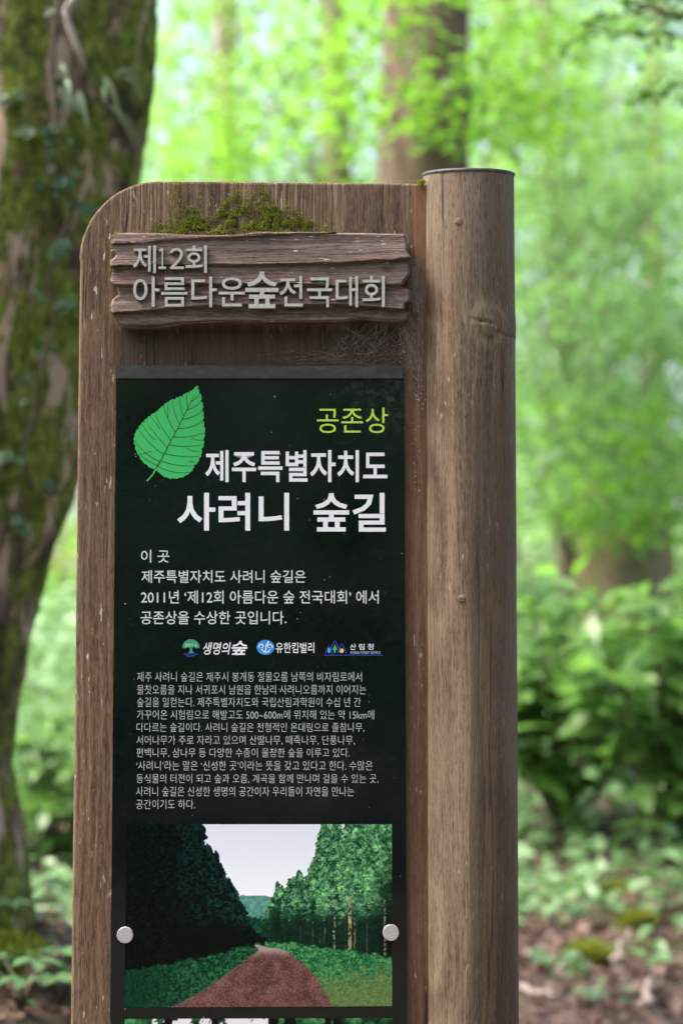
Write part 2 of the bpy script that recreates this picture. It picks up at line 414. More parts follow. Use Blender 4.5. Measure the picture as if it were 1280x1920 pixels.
# ------------------------------------------------------------------ the mossy trunk on the left
def bark_moss(base=(.19, .132, .09)):
    m = NT('mossy bark')
    co = m.coord(); 
    a = m.noise(m.coord((5, 5, 1.6), (2, 1, 0)), 1, 5, .6, .4)
    b = m.noise(co, 30, 6, .7); c = m.noise(m.coord((15, 15, 4.2), (7, 3, 2)), 1, 5, .6, .6); d = m.noise(co, 8, 5, .6)
    col = m.ramp(b, [(.36, (.040, .028, .018)), (.52, base), (.75, tuple(1.7 * v for v in base))])
    col = m.mix(m.sstep(c, .555, .60), col, (.46, .35, .26))
    mg = m.ramp(b, [(.36, (.042, .060, .008)), (.52, (.14, .185, .024)), (.66, (.27, .32, .06))])
    col = m.mix(m.math('MULTIPLY', m.math('MULTIPLY', m.sstep(d, .36, .50), m.sstep(c, .595, .55)), .92), col, mg)
    col = m.mix(m.math('MULTIPLY', m.sstep(a, .55, .64), .75), col, (.028, .020, .014))
    m.base(col); m.b.inputs['Roughness'].default_value = .9; m.b.inputs['Specular IOR Level'].default_value = .2
    m.bump(m.math('ADD', b, m.math('MULTIPLY', c, .6)), .03, .9); return m.m
M['bark_moss'] = bark_moss()
TY = 2.4
EDGE = [(-700, 330), (-300, 318), (0, 298), (120, 293), (230, 281), (320, 262), (440, 238), (600, 208), (760, 172), (870, 147), (930, 128), (1000, 104), (1070, 76), (1130, 58), (1250, 36), (1350, 20), (1430, 14), (1500, 26), (1570, 34), (1640, 40), (1720, 52)]
def trunk_edge(py): return np.interp(py, [e[0] for e in EDGE], [e[1] for e in EDGE])
def left_tree():
    base = P(-230, 1690, TY); base.z = float(ground_z(base.x, TY))
    root = empty('mossy_tree', base, 'thick leaning trunk covered in green moss beside the left of the sign', 'tree')
    py = np.linspace(1740, -2600, 420); nv = len(py); nu = 160
    pr = trunk_edge(np.clip(py, -700, 1740))
    width = np.interp(py, [-2600, -300, 300, 1000, 1500, 1740], [300, 500, 500, 500, 520, 640])
    cen = pr - width / 2
    C = np.array([list(P(a, b_, TY)) for a, b_ in zip(cen, py)]); rad = width / 2 / FPX * (TY + 3.14)
    th = np.linspace(0, 2 * math.pi, nu, endpoint=False)
    TH, J = np.meshgrid(th, np.arange(nv), indexing='ij')
    cx, cy = np.cos(TH), np.sin(TH); zz = C[J, 2]
    nz = fbm(cx * 2.2 + 5, cy * 2.2 + 5, zz * 1.6, 4) - .5; n2 = fbm(cx * 9 + 5, cy * 9 + 9, zz * 14, 3) - .5
    rr = rad[J] * (1 + .10 * nz + .05 * np.sin(TH * 5 + zz * 1.3)) + .022 * n2
    V = np.stack([C[J, 0] + rr * cx, C[J, 1] + rr * cy * .95, zz], -1)
    np_mesh('trunk', V.reshape(-1, 3) - np.array(base), grid_faces(nu, nv, True), M['bark_moss'], root)
    # bare pale shoot hanging on the bark
    br = MB(); yy = TY - .33
    pts = [P(175, -60, yy), P(142, -10, yy - .04), P(124, 18, yy - .06), P(130, 48, yy - .06), P(143, 85, yy - .05), P(158, 125, yy - .03)]
    br.tube([list(p - base) for p in pts], [.010, .009, .009, .0085, .008, .006], 8)
    br.build('dead_twig', plain('pale twig', (.36, .31, .28), .7), root)
    # crown high above, shading the sign
    q = np.random.RandomState(3); lf = MB(); mb = MB()
    top = Vector(C[-1])
    for i in range(72):
        c = np.array([-.2 + q.randn() * 2.2, 1.6 + q.randn() * 1.9, 4.6 + q.rand() * 3.2]); k = 130
        if i % 3 == 0:
            s_ = np.array(C[int(nv * .93)]); u = np.linspace(0, 1, 6)[:, None]; pth = s_ * (1 - u) + c * u; pth[:, 2] += .3 * np.sin(u[:, 0] * math.pi)
            mb.tube(pth - np.array(base), np.linspace(.05, .008, 6), 6, False)
        a = q.rand(k) * 6.283; r_ = np.sqrt(q.rand(k)) * .75
        cen_ = c + np.stack([np.cos(a) * r_, np.sin(a) * r_, q.randn(k) * .12], -1)
        lf.leaves(cen_ - np.array(base), np.stack([np.cos(a), np.sin(a), -.2 + 0 * a], -1), np.stack([q.randn(k) * .3, q.randn(k) * .3, 1 + 0 * a], -1), .11, .04, True)
    mb.build('limb', M['bark_moss'], root); lf.build('crown', M['leaf_green'], root)
    return C, rad, py
TC, TRAD, TPY = left_tree()

def on_trunk(px, py, lift=.01):
    """point of the trunk's near side seen at this pixel"""
    j = int(np.argmin(abs(TPY - py))); p = P(px, py, TY); dx = np.clip((p.x - TC[j, 0]) / TRAD[j], -.97, .97)
    yy = TY - TRAD[j] * .95 * math.sqrt(1 - dx * dx) - lift
    return np.array(P(px, py, yy))

def strap_fern(label, fronds):
    """fronds: (root x, root y, tip x, tip y, half width in m), as seen on the trunk"""
    mb = MB(); o0 = on_trunk(fronds[0][0], fronds[0][1], .012)
    for sx, sy, tx, ty, w in fronds:
        o = on_trunk(sx, sy, .012); e = on_trunk(tx, ty, .04); n = 10; u = np.linspace(0, 1, n)[:, None]; ln = np.linalg.norm(e - o)
        pth = o * (1 - u) + e * u; sn_ = np.sin(u[:, 0] * math.pi); pth[:, 1] -= sn_ * .22 * ln; pth[:, 2] += sn_ * .16 * ln
        d = np.gradient(pth, axis=0); side = np.cross(d, [0, 1, .45]); side /= np.linalg.norm(side, axis=1)[:, None]
        ww = w * np.sin(np.clip(u[:, 0] * .93 + .05, 0, 1) * math.pi) ** .6
        V = np.stack([pth - side * ww[:, None], pth + np.array([0, .003, 0]), pth + side * ww[:, None]])
        mb.add(V.reshape(-1, 3), grid_faces(3, n))
    tag(mb.build('strap_fern', M['leaf_fern'], origin=o0), label, 'fern', 'strap leaved ferns on the mossy trunk')
strap_fern('larger pale strap fern hanging at the right side of the mossy trunk',
           [(192, 146, 220, 194, .0075), (219, 138, 270, 160, .0055), (232, 146, 272, 190, .007), (204, 200, 254, 274, .0075), (222, 216, 264, 276, .006), (196, 160, 196, 196, .005), (240, 132, 268, 150, .0035), (212, 180, 228, 232, .0045)])
strap_fern('smaller strap fern tuft below the pale twig on the mossy trunk',
           [(112, 120, 124, 142, .006), (124, 144, 133, 206, .0075), (144, 170, 165, 240, .007), (128, 160, 122, 196, .004), (138, 178, 146, 216, .0045), (116, 150, 112, 182, .004)])

def ivy():
    q = np.random.RandomState(5); lf = MB(); st = MB()
    line = [(112, -20), (104, 60), (98, 130), (110, 190), (104, 260), (92, 300), (112, 340), (140, 385), (120, 430), (105, 480), (84, 540), (112, 570), (90, 640), (70, 700), (64, 780), (40, 850), (60, 920)]
    st.tube([on_trunk(a, b, .012) for a, b in line], .005, 6)
    C = []; D = []; N = []; L = []
    for i in range(42):
        t = q.rand() * (len(line) - 1); i0 = int(t); f = t - i0
        if t > 5 and q.rand() < .45: continue
        a = line[i0][0] * (1 - f) + line[i0 + 1][0] * f + q.randn() * 17; b = line[i0][1] * (1 - f) + line[i0 + 1][1] * f + q.randn() * 14
        C.append(on_trunk(a, b, .02 + .02 * q.rand())); D.append([q.randn() * .7, -.3, -.7 + q.randn() * .5]); N.append([q.randn() * .4, -1, .5 + q.randn() * .3]); L.append(.018 + .015 * q.rand())
    for a, b in [(152, 378), (113, 460), (118, 563), (22, 180), (60, 240), (8, 850), (40, 980), (120, 330)]:
        for k in range(3):
            C.append(on_trunk(a + q.randn() * 6, b + q.randn() * 6, .03)); D.append([q.randn(), -.2, -.4]); N.append([q.randn() * .3, -1, .5]); L.append(.035)
    L = np.array(L)
    lf.leaves(C, D, N, L, L * .42)
    o = C[0]; root = empty('ivy', o, 'small leaved dark ivy climbing the mossy trunk', 'ivy')
    lf.build('foliage', M['leaf_ivy'], root, origin=None).location = -Vector(o)
    st.build('stem', M['twig'], root).location = -Vector(o)
ivy()

# ------------------------------------------------------------------ tree off to the right, one branch reaches into view
def right_tree():
    base = Vector((2.6, 3.6, 0)); base.z = float(ground_z(2.6, 3.6)) - .05; B = np.array(base)
    root = empty('tree', base, 'dark small leaved branch reaching in at the upper right corner', 'tree')
    mb = MB(); t = np.linspace(0, 1, 20)
    mb.tube(np.stack([-.2 * t, .1 * t, 7 * t], -1), .16 * (1 - .6 * t), 14); mb.build('trunk', M['bark_far'], root)
    q = np.random.RandomState(21); br = MB(); lf = MB(); Y = 3.3
    mains = [[(2150, -250), (1700, -90), (1420, -10), (1330, 15), (1265, 30), (1200, 8), (1160, -10)],
             [(1420, -10), (1340, 60), (1290, 72), (1230, 62), (1160, 62), (1105, 52), (1062, 88)],
             [(1420, -10), (1360, 110), (1300, 150), (1262, 165), (1215, 180), (1180, 195)],
             [(1330, 15), (1300, 0), (1240, -10), (1190, 25), (1140, 30), (1090, 42)]]
    for mi, line in enumerate(mains):
        yo = Y + [0, .1, -.15, .25][mi]
        pts = np.array([list(P(a, b, yo)) for a, b in line]) - B
        br.tube(pts, np.linspace(.022 if mi == 0 else .007, .003, len(pts)), 6, False)
        for k in range(90 if mi else 60):
            t_ = q.rand() * (len(pts) - 1.01); t_ = max(t_, 1.0 if mi else 2.5); i0 = int(t_); f = t_ - i0; c = pts[i0] * (1 - f) + pts[i0 + 1] * f + q.randn(3) * [.02, .05, .018]
            d = q.randn(3) * [.8, .6, .25] + [-.5, 0, -.1]; L = .024 + .018 * q.rand()
            lf.leaves([c], [d], [[q.randn() * .3, q.randn() * .3, 1]], L, L * .36)
    br.build('branch', M['twig'], root); lf.build('foliage', M['leaf_dark'], root)
    lf = MB()
    for i in range(30):
        c = np.array([1.9 + q.randn() * 1.3, 2.4 + q.randn() * 1.6, 4.4 + q.rand() * 2.6]); k = 110; a = q.rand(k) * 6.283; r_ = np.sqrt(q.rand(k)) * .7
        lf.leaves(c - B + np.stack([np.cos(a) * r_, np.sin(a) * r_, q.randn(k) * .12], -1), np.stack([np.cos(a), np.sin(a), -.2 + 0 * a], -1), np.stack([q.randn(k) * .3, q.randn(k) * .3, 1 + 0 * a], -1), .10, .035, True)
    lf.build('crown', M['leaf_green'], root)
right_tree()

# wood behind the photographer, mirrored faintly in the panel
def rear_wood():
    q = np.random.RandomState(41); lf = MB(); n = 30000
    a = math.pi * (1.0 + q.rand(n)); r_ = 8 + 8 * q.rand(n)
    x = np.cos(a) * r_; y = -3 + np.sin(a) * r_ ; z = .2 + 6 * q.rand(n)
    k = fbm(x * .4, y * .4, z * .5, 3) > .36
    C = np.stack([x, y, z], -1)[k]; n = len(C)
    lf.leaves(C, q.randn(n, 3) * [1, 1, .4], np.stack([q.randn(n) * .6, q.randn(n) * .6, np.ones(n)], -1), .34, .12, True)
    o = lf.build('wood_edge', M['leaf_green']); o['kind'] = 'stuff'; o['label'] = 'dark leafy wood mirrored faintly in the panel'; o['category'] = 'woodland'
rear_wood()

# ------------------------------------------------------------------ undergrowth
def shrub(label, px, py, Y, w, h, n, L, seed, mat='leaf_shrub', group='broad leaved shrubs'):
    q = np.random.RandomState(seed); p = P(px, py, Y); g = float(ground_z(p.x, Y)); base = Vector((p.x, Y, g - .03))
    root = empty('shrub', base, label, 'shrub', group)
    st = MB(); lf = MB()
    ns = int(n / 16)
    for i in range(ns):
        a = q.rand() * 6.283; r_ = w * math.sqrt(q.rand()); hh = h * (.55 + .45 * q.rand()) * (1 - .35 * (r_ / w) ** 2)
        e = np.array([math.cos(a) * r_, math.sin(a) * r_ * .8, hh]); u = np.linspace(0, 1, 7)[:, None]
        pth = np.array([e[0] * .25, e[1] * .25, 0]) * (1 - u) + e * u; pth[:, :2] *= (u ** .6)
        st.tube(pth, np.linspace(.009, .003, 7), 5, False)
        k = 16; t = np.clip(1 - np.abs(q.randn(k)) * .36, .12, 1); idx = t * 5.99; i0 = idx.astype(int); f = (idx - i0)[:, None]
        c = pth[i0] * (1 - f) + pth[np.minimum(i0 + 1, 6)] * f
        az = q.rand(k) * 6.283; d = np.stack([np.cos(az), np.sin(az), q.randn(k) * .35 + .05], -1)
        LL = L * (.65 + .7 * q.rand(k))
        lf.leaves(c + d * .02, d, np.stack([q.randn(k) * .35, q.randn(k) * .35 - .25, np.ones(k)], -1), LL, LL * .27, droop=.25)
    st.build('stem', M['twig'], root); lf.build('foliage', M[mat], root)

shrub('broad glossy leaved shrub at the right edge, tallest of the undergrowth', 1255, 1450, 5.6, .44, 1.27, 520, .135, 31)
shrub('leafy shrub close to the right side of the sign post', 1060, 1480, 6.0, .40, 1.10, 440, .135, 32)
shrub('darker shrub behind the other two, right of the sign post', 1170, 1450, 7.2, .55, 1.12, 480, .12, 33, 'leaf_green')
shrub('shrub in the gap between the mossy trunk and the sign board', 95, 1420, 5.6, .34, .62, 300, .09, 34)
shrub('low shrub half hidden behind the left edge of the sign board', 190, 1450, 6.6, .5, .7, 300, .10, 35)

def mound_mat():
    m = NT('mossy rotten wood'); a = m.noise(m.coord((3, 3, 3)), 1, 5, .6)
    m.base(m.ramp(a, [(.35, (.12, .09, .055)), (.5, (.15, .14, .06)), (.65, (.19, .17, .08))])); m.b.inputs['Roughness'].default_value = .9; m.bump(a, .08); return m.m
M['stump'] = mound_mat()
def stump():
    Y = 11.5; p = P(1165, 1000, Y); base = Vector((p.x, Y, float(ground_z(p.x, Y)) - .1))
    hgt = P(1165, 905, Y).z - base.z; nu, nv = 64, 50
    th = np.linspace(0, 6.2832, nu, endpoint=False); t = np.linspace(0, 1, nv); TH, T = np.meshgrid(th, t, indexing='ij')
    top = hgt * (1 + .10 * np.sin(TH * 2 + .6) + .08 * np.sin(TH * 5)); r_ = (.25 + .20 * np.exp(-T * 5)) * (1 + .25 * (fbm(np.cos(TH) * 1.6 + 3, np.sin(TH) * 1.6 + 3, T * 3, 4) - .5)) * np.where(T > .9, 1 - ((T - .9) / .1) ** 2 * .95, 1)
    V = np.stack([np.cos(TH) * r_, np.sin(TH) * r_, T * top], -1)
    o = np_mesh('mossy_stump', V.reshape(-1, 3), grid_faces(nu, nv, True), M['stump']); o.location = base
    tag(o, 'brown mossy broken stump behind the shrubs on the right', 'stump')
stump()

def scatter_cover():
    q = np.random.RandomState(51)
    def pts(n, x0, x1, y0, y1):
        x = x0 + (x1 - x0) * q.rand(n); y = y0 + (y1 - y0) * q.rand(n); return x, y
    # ground cover
    lf = MB(); x, y = pts(20000, -2.6, 2.8, 2.0, 9.5)
    xf, yf = pts(16000, -4.5, 4.5, 8.5, 22); x = np.concatenate([x, xf]); y = np.concatenate([y, yf])
    pr = fbm(x * 1.6, y * 1.6, 3, 3) * .9 + .55 * smooth(4.4, 5.4, y)
    pr = pr + .12 * (x < -.3) + .07 * smooth(2.5, 4.2, y)
    k = pr > .66; x, y = x[k], y[k]; n = len(x)
    z = ground_z(x, y) + .02 + (.10 + .45 * smooth(8, 12, y)) * q.rand(n) ** 1.5
    L = (.04 + .05 * q.rand(n)) * (1 + smooth(8, 12, y)); d = np.stack([q.randn(n), q.randn(n), q.randn(n) * .25], -1)
    lf.leaves(np.stack([x, y, z], -1), d, np.stack([q.randn(n) * .35, q.randn(n) * .35 - .2, np.ones(n)], -1), L, L * .3)
    o = lf.build('ground_cover', M['leaf_cover']); o['kind'] = 'stuff'; o['label'] = 'carpet of small pale green leaves on the forest floor'; o['category'] = 'ground cover'
    # litter
    lf = MB(); x, y = pts(22000, -2.4, 2.6, 1.6, 8.0); n = len(x)
    z = ground_z(x, y) + .005 + .025 * q.rand(n); L = .022 + .045 * q.rand(n) ** 1.6
    lf.leaves(np.stack([x, y, z], -1), np.stack([q.randn(n), q.randn(n), q.randn(n) * .2], -1), np.stack([q.randn(n) * .5, q.randn(n) * .5, np.ones(n)], -1), L, L * .26, droop=-.1, fold=.4)
    o = lf.build('leaf_litter', M['litter']); o['kind'] = 'stuff'; o['label'] = 'brown dead leaves lying on the forest floor'; o['category'] = 'leaf litter'
scatter_cover()

def moss_cushion(label, px, py, r_, seed):
    q = np.random.RandomState(seed); p = ground_hit(px, py); n = 900
    a = q.rand(n) * 6.283; rr = np.sqrt(q.rand(n)) * r_; h = .55 * r_ * np.sqrt(np.clip(1 - (rr / r_) ** 2, 0, 1)) * (.8 + .4 * q.rand(n))
    C = np.stack([np.cos(a) * rr, np.sin(a) * rr, h], -1); D = C / r_ + q.randn(n, 3) * .5 + [0, 0, .3]
    mb = MB(); nu, nv = 24, 10; th = np.linspace(0, 6.2832, nu, endpoint=False); ph = np.linspace(0, 1, nv); TH, PH = np.meshgrid(th, ph, indexing='ij')
    mb.add(np.stack([np.cos(TH) * r_ * np.cos(PH * 1.57), np.sin(TH) * r_ * np.cos(PH * 1.57), .5 * r_ * np.sin(PH * 1.57) - .01], -1).reshape(-1, 3), grid_faces(nu, nv, True))
    mb.leaves(C, D, q.randn(n, 3), .022, .006, True)
    o = mb.build('moss_cushion', M['moss']); o.location = p; tag(o, label, 'moss', 'moss cushions on the forest floor')
moss_cushion('biggest yellow green moss cushion on the litter right of the post', 1100, 1800, .075, 61)
moss_cushion('small moss cushion up the slope, nearest the ground cover', 1152, 1680, .06, 62)
moss_cushion('moss cushion at the right edge of the litter', 1195, 1735, .06, 63)
moss_cushion('moss cushion at the left edge of the view below the mossy trunk', 15, 1810, .10, 64)

def stick(label, a, b, r_, seed):
    q = np.random.RandomState(seed); A = np.array(ground_hit(*a)); Bp = np.array(ground_hit(*b)); u = np.linspace(0, 1, 9)[:, None]
    pth = A * (1 - u) + Bp * u + q.randn(9, 3) * .008; pth[:, 2] = ground_z(pth[:, 0], pth[:, 1]) + .03 + .02 * q.rand(9)
    mb = MB(); mb.tube(pth, np.linspace(r_, r_ * .5, 9), 8)
    o = mb.build('fallen_branch', M['twig2'], origin=A); tag(o, label, 'stick', 'fallen sticks on the litter')
M['twig2'] = plain('weathered stick', (.26, .21, .18), .8)
stick('grey stick lying among litter below the moss cushion', (1150, 1830), (1175, 1770), .010, 1)
stick('pale stick at the lower right near the bottom', (1205, 1915), (1225, 1860), .012, 2)
stick('long thin stick across the slope right of the post', (985, 1690), (1180, 1672), .008, 3)
stick('short dark stick by the foot of the post', (975, 1880), (1040, 1895), .012, 4)
stick('thin stick lying left of the sign board', (30, 1722), (128, 1716), .009, 5)

def seedling(label, px, py, n, L, h, seed, mat='leaf_cover', group='low leafy plants on the forest floor'):
    q = np.random.RandomState(seed); p = ground_hit(px, py); root = empty('woodland_plant', p, label, 'plant', group)
    st = MB(); lf = MB()
    for i in range(n):
        a = q.rand() * 6.283; e = np.array([math.cos(a) * h * .7, math.sin(a) * h * .7, h * (.5 + .6 * q.rand())]); u = np.linspace(0, 1, 5)[:, None]
        pth = e * u; pth[:, :2] *= u; st.tube(pth, .003, 5, False)
        for s_ in (-1, 0, 1):
            d = np.array([math.cos(a + s_ * .9), math.sin(a + s_ * .9), .05]); LL = L * (.8 + .4 * q.rand()) * (1 if s_ == 0 else .8)
            lf.leaves([e], [d], [[q.randn() * .3, -.25 + q.randn() * .3, 1]], LL, LL * .24, droop=.25)
    st.build('stem', M['twig'], root); lf.build('foliage', M[mat], root)
seedling('bright leafy plant at the bottom left corner below the moss cushion', 40, 1905, 11, .085, .13, 71)
seedling('leafy plant touching the lower left edge of the sign board', 110, 1900, 10, .085, .12, 72)
seedling('small plant growing at the foot of the mossy trunk', 14, 1760, 7, .07, .12, 73)
seedling('low plant left of the board above the stick', 108, 1690, 8, .07, .10, 74)
seedling('small plant near the foot of the post among the litter', 1010, 1750, 7, .05, .08, 75)
seedling('little seedling between the moss cushions and the post', 1035, 1830, 6, .05, .07, 76)
seedling('small plant at the right edge just below the ground cover', 1265, 1700, 8, .06, .09, 77)
seedling('lowest little plant in front of the sticks on the right', 1130, 1900, 6, .05, .07, 78)

# ------------------------------------------------------------------ the sign
SB = Vector((P(550, 960).x, .02, 0.0))
sign = empty('information_sign', SB, 'weathered wooden board with black information panel and carved plaque fixed to round post', 'sign')
def L3(p): return np.array(p) - np.array(SB)

ZT = P(500, 340).z - SB.z; ZP = P(500, 690).z - SB.z; XR = P(794, 900).x - SB.x
KX, KZ = P(925, 603, -.03).x - SB.x, P(925, 603, -.03).z - SB.z
PX = P(880.5, 960, .02).x - SB.x
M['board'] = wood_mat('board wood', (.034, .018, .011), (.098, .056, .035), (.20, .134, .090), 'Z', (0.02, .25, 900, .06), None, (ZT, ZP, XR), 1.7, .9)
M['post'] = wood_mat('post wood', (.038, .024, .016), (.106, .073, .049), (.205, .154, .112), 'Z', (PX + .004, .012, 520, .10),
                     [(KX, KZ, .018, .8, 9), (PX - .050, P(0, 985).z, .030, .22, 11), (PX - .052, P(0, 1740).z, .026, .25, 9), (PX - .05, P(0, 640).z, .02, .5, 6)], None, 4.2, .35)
M['plaque'] = wood_mat('plaque wood', (.030, .018, .016), (.084, .053, .046), (.175, .128, .115), 'X', None, None, None, 8.1, 1.0)

def board():
    pts = [(133, 1925), (150, 520), (151, 492)]
    c, r_ = (297, 490), 148
    for a in np.linspace(178, 92, 26): pts.append((c[0] + r_ * math.cos(R(a)), c[1] - r_ * 1.02 * math.sin(R(a))))
    pts += [(297, 339), (420, 340), (600, 342), (793, 344), (812, 344), (812, 2400), (127, 2400)]
    bm = bmesh.new(); vs = [bm.verts.new(L3(P(a, b))) for a, b in pts]
    f = bm.faces.new(vs); bm.normal_update()
    if f.normal.y > 0: f.normal_flip()
    r = bmesh.ops.extrude_face_region(bm, geom=[f]); back = [v for v in r['geom'] if isinstance(v, bmesh.types.BMVert)]
    # the extruded copy becomes the back
    bmesh.ops.translate(bm, verts=back, vec=(0, .04, 0))
    bmesh.ops.recalc_face_normals(bm, faces=bm.faces)
    ed = [e for e in bm.edges if abs(e.verts[0].co.y + .02) < 1e-4 and abs(e.verts[1].co.y + .02) < 1e-4]
    bmesh.ops.bevel(bm, geom=ed, offset=.0035, segments=3, affect='EDGES', profile=.5)
    me = bpy.data.meshes.new('back_board'); bm.to_mesh(me); bm.free()
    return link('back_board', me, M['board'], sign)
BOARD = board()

def post():
    nu, nv = 128, 420; r0 = 86.5 / FPX * 3.16
    top = P(880, 331, .02).z - SB.z; z = np.concatenate([np.linspace(-.12, top - .86, 60), np.linspace(top - .85, top, nv - 60)])
    th = np.linspace(0, 2 * math.pi, nu, endpoint=False); TH, Z = np.meshgrid(th, z, indexing='ij')
    rr = r0 * np.ones_like(TH) + .0010 * (fbm(np.cos(TH) * 2 + 4, np.sin(TH) * 2 + 4, Z * 3, 3) - .5)
    x = np.cos(TH) * r0; y = np.sin(TH) * r0
    kd = ((PX + x - KX) / .030) ** 2 + ((Z - KZ) / .020) ** 2
    rr = rr + np.where(y < 0, .0035 * np.exp(-kd) - .003 * np.exp(-(((PX + x - KX + .012) / .012) ** 2 + ((Z - KZ + .002 + .2 * (PX + x - KX)) / .0022) ** 2))
         - .0022 * np.exp(-(((PX + x - KX - .012) / .016) ** 2 + ((Z - KZ + .012 + .25 * (PX + x - KX)) / .002) ** 2)), 0)
    crack = PX + .0040 + .0015 * np.sin(Z * 9)
    rr = rr - np.where(y < 0, .0011 * np.exp(-((PX + x - crack - .006) / .0016) ** 2) * smooth(KZ - .06, KZ - .12, Z), 0)
    tilt = np.where(z > top - .3, (z - top + .3) / .3, 0)
    X = np.cos(TH) * rr; Yy = np.sin(TH) * rr
    Zt = Z + Yy * .10 * tilt[None, :]
    V = np.stack([PX + X, Yy, Zt], -1).reshape(-1, 3)
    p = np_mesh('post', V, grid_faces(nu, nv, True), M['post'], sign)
    cap = MB(); rc = r0 + .0012
    prof = [(rc * .2, .0045), (rc * .97, .0045), (rc, .0035), (rc, .0005), (rc * .97, -.001), (rc * .2, -.001)]
    V = np.array([[PX + math.cos(a) * r_, math.sin(a) * r_, top + h + math.sin(a) * r_ * .10] for a in th for r_, h in prof])
    cap.add(V, grid_faces(nu, len(prof), True))
    cap.F.setdefault(nu, []).append((np.arange(nu) * len(prof))[None])
    cm = NT('post cap'); cm.base(cm.ramp(cm.noise(cm.coord((90, 90, 90)), 1, 4), [(.35, (.018, .018, .022)), (.7, (.07, .065, .07))])); cm.b.inputs['Roughness'].default_value = .6
    cap.build('post_cap', cm.m, p)
    for a, b in [(860, 415), (866, 1122)]:
        q = MB(); x = P(a, b, -.035).x - SB.x; zc = P(a, b, -.037).z - SB.z
        yy = -math.sqrt(r0 ** 2 - (x - PX) ** 2)
        rings = [(.0001, -.0012), (.0046, -.0012), (.0053, -.0006), (.0056, .002)]
        V = np.array([[x + math.cos(t) * r_, yy + h, zc + math.sin(t) * r_] for t in np.linspace(0, 6.2832, 28, endpoint=False) for r_, h in rings])
        q.add(V, grid_faces(28, 4, True)); q.build('wood_plug', M['plug'], p)
M['plug'] = wood_mat('plug wood', (.05, .035, .025), (.12, .085, .06), (.2, .16, .12), 'X', None, None, None, 2.5, .2)
post()

# ---- carved plaque
PLQ_L = [(436, 222), (441, 213), (455, 209), (472, 209), (478, 217), (483, 215), (490, 207), (505, 208), (530, 207), (540, 218), (552, 222), (562, 211), (572, 207), (590, 211), (600, 221), (608, 226), (614, 233)]
PLQ_R = [(436, 752), (441, 760), (455, 764), (470, 764), (484, 770), (492, 770), (498, 768), (515, 768), (530, 757), (538, 752), (542, 769), (565, 769), (570, 760), (580, 758), (588, 767), (598, 763), (606, 752), (614, 744)]
def plq_top(x): return np.interp(x, [205, 230, 300, 350, 430, 450, 480, 520, 700, 775], [437, 436, 437, 440, 441, 439, 434.5, 435, 436.5, 438])
def plq_bot(x): return np.interp(x, [205, 235, 300, 330, 400, 480, 600, 640, 680, 720, 775], [614, 614, 613, 608, 604, 604.5, 604, 604, 598, 603, 602])
LEDGES = [([205, 300, 420, 520, 775], [460, 453, 447, 441, 430], .0035), ([205, 300, 480, 620, 775], [500, 498, 497, 494, 485], .0065), ([205, 350, 480, 650, 775], [536, 535, 532, 536, 533], .006), ([205, 260, 330, 480, 640, 775], [588, 584, 578, 573, 573, 582], .0075)]
PLQ_Y = -.024
def plaque():
    nu, nv = 420, 200
    u = np.linspace(0, 1, nu); v = np.linspace(0, 1, nv); U, Vv = np.meshgrid(u, v, indexing='ij')
    yy = plq_top(207 + 560 * U) * (1 - Vv) + plq_bot(207 + 560 * U) * Vv
    xl = np.interp(yy, *zip(*PLQ_L)); xr = np.interp(yy, *zip(*PLQ_R))
    xx = xl * (1 - U) + xr * U
    dep = .002 * np.ones_like(xx)
    for k, (lx, ly, amp) in enumerate(LEDGES):
        b = np.interp(xx, lx, ly) + 2.0 * (fbm(xx * .03, k * 9.0, 0, 3) - .5) * 2
        nb = 40 if k else 26
        up = np.clip((yy - (b - nb)) / nb, 0, 1)
        dep = dep + np.where(yy < b, amp * up ** 1.3, 0) * (1 - smooth(0, 1.5, yy - b))
    dep = dep + .0006 * (fbm(xx * .0045 + yy * .004, yy * .22 + xx * .01, 0, 4) - .5) * 2 + .0003 * (fbm(xx * .013 + yy * .02, yy * .9 + xx * .02, 2, 3) - .5) * 2
    edge = np.minimum(np.minimum(xx - xl, xr - xx), np.minimum((yy - plq_top(xx)), (plq_bot(xx) - yy)))
    dep = dep - .0035 * (1 - smooth(0, 5, edge))
    Y0 = PLQ_Y
    V = np.empty(xx.shape + (3,))
    # closed form of P for arrays
    dx = (xx - 640) / FPX; dyc = -(yy - 960) / FPX; c, s = math.cos(R(4.5)), math.sin(R(4.5))
    ry = c * 1 + (-s) * dyc; rz = s * 1 + c * dyc
    t = (Y0 - CAM.y) / ry
    V[..., 0] = CAM.x + dx * t; V[..., 1] = Y0 - dep; V[..., 2] = CAM.z + rz * t
    V = V.reshape(-1, 3) - np.array(SB)
    mb = MB(); mb.add(V, grid_faces(nu, nv))
    idx = np.arange(nu * nv).reshape(nu, nv)
    loop = np.concatenate([idx[:, 0], idx[-1, 1:], idx[-2::-1, -1], idx[0, -2:0:-1]])
    fr = V[loop]; bk = fr.copy(); bk[:, 1] = -.0212; md = fr * .5 + bk * .5; n = len(loop)
    md[:, 0] += .0015 * (rs.rand(n) - .5)
    mb.add(np.stack([fr, md, bk], 1).reshape(-1, 3), grid_faces(n, 3, True))
    return mb.build('name_plaque', M['plaque'], sign)
PLQ = plaque()

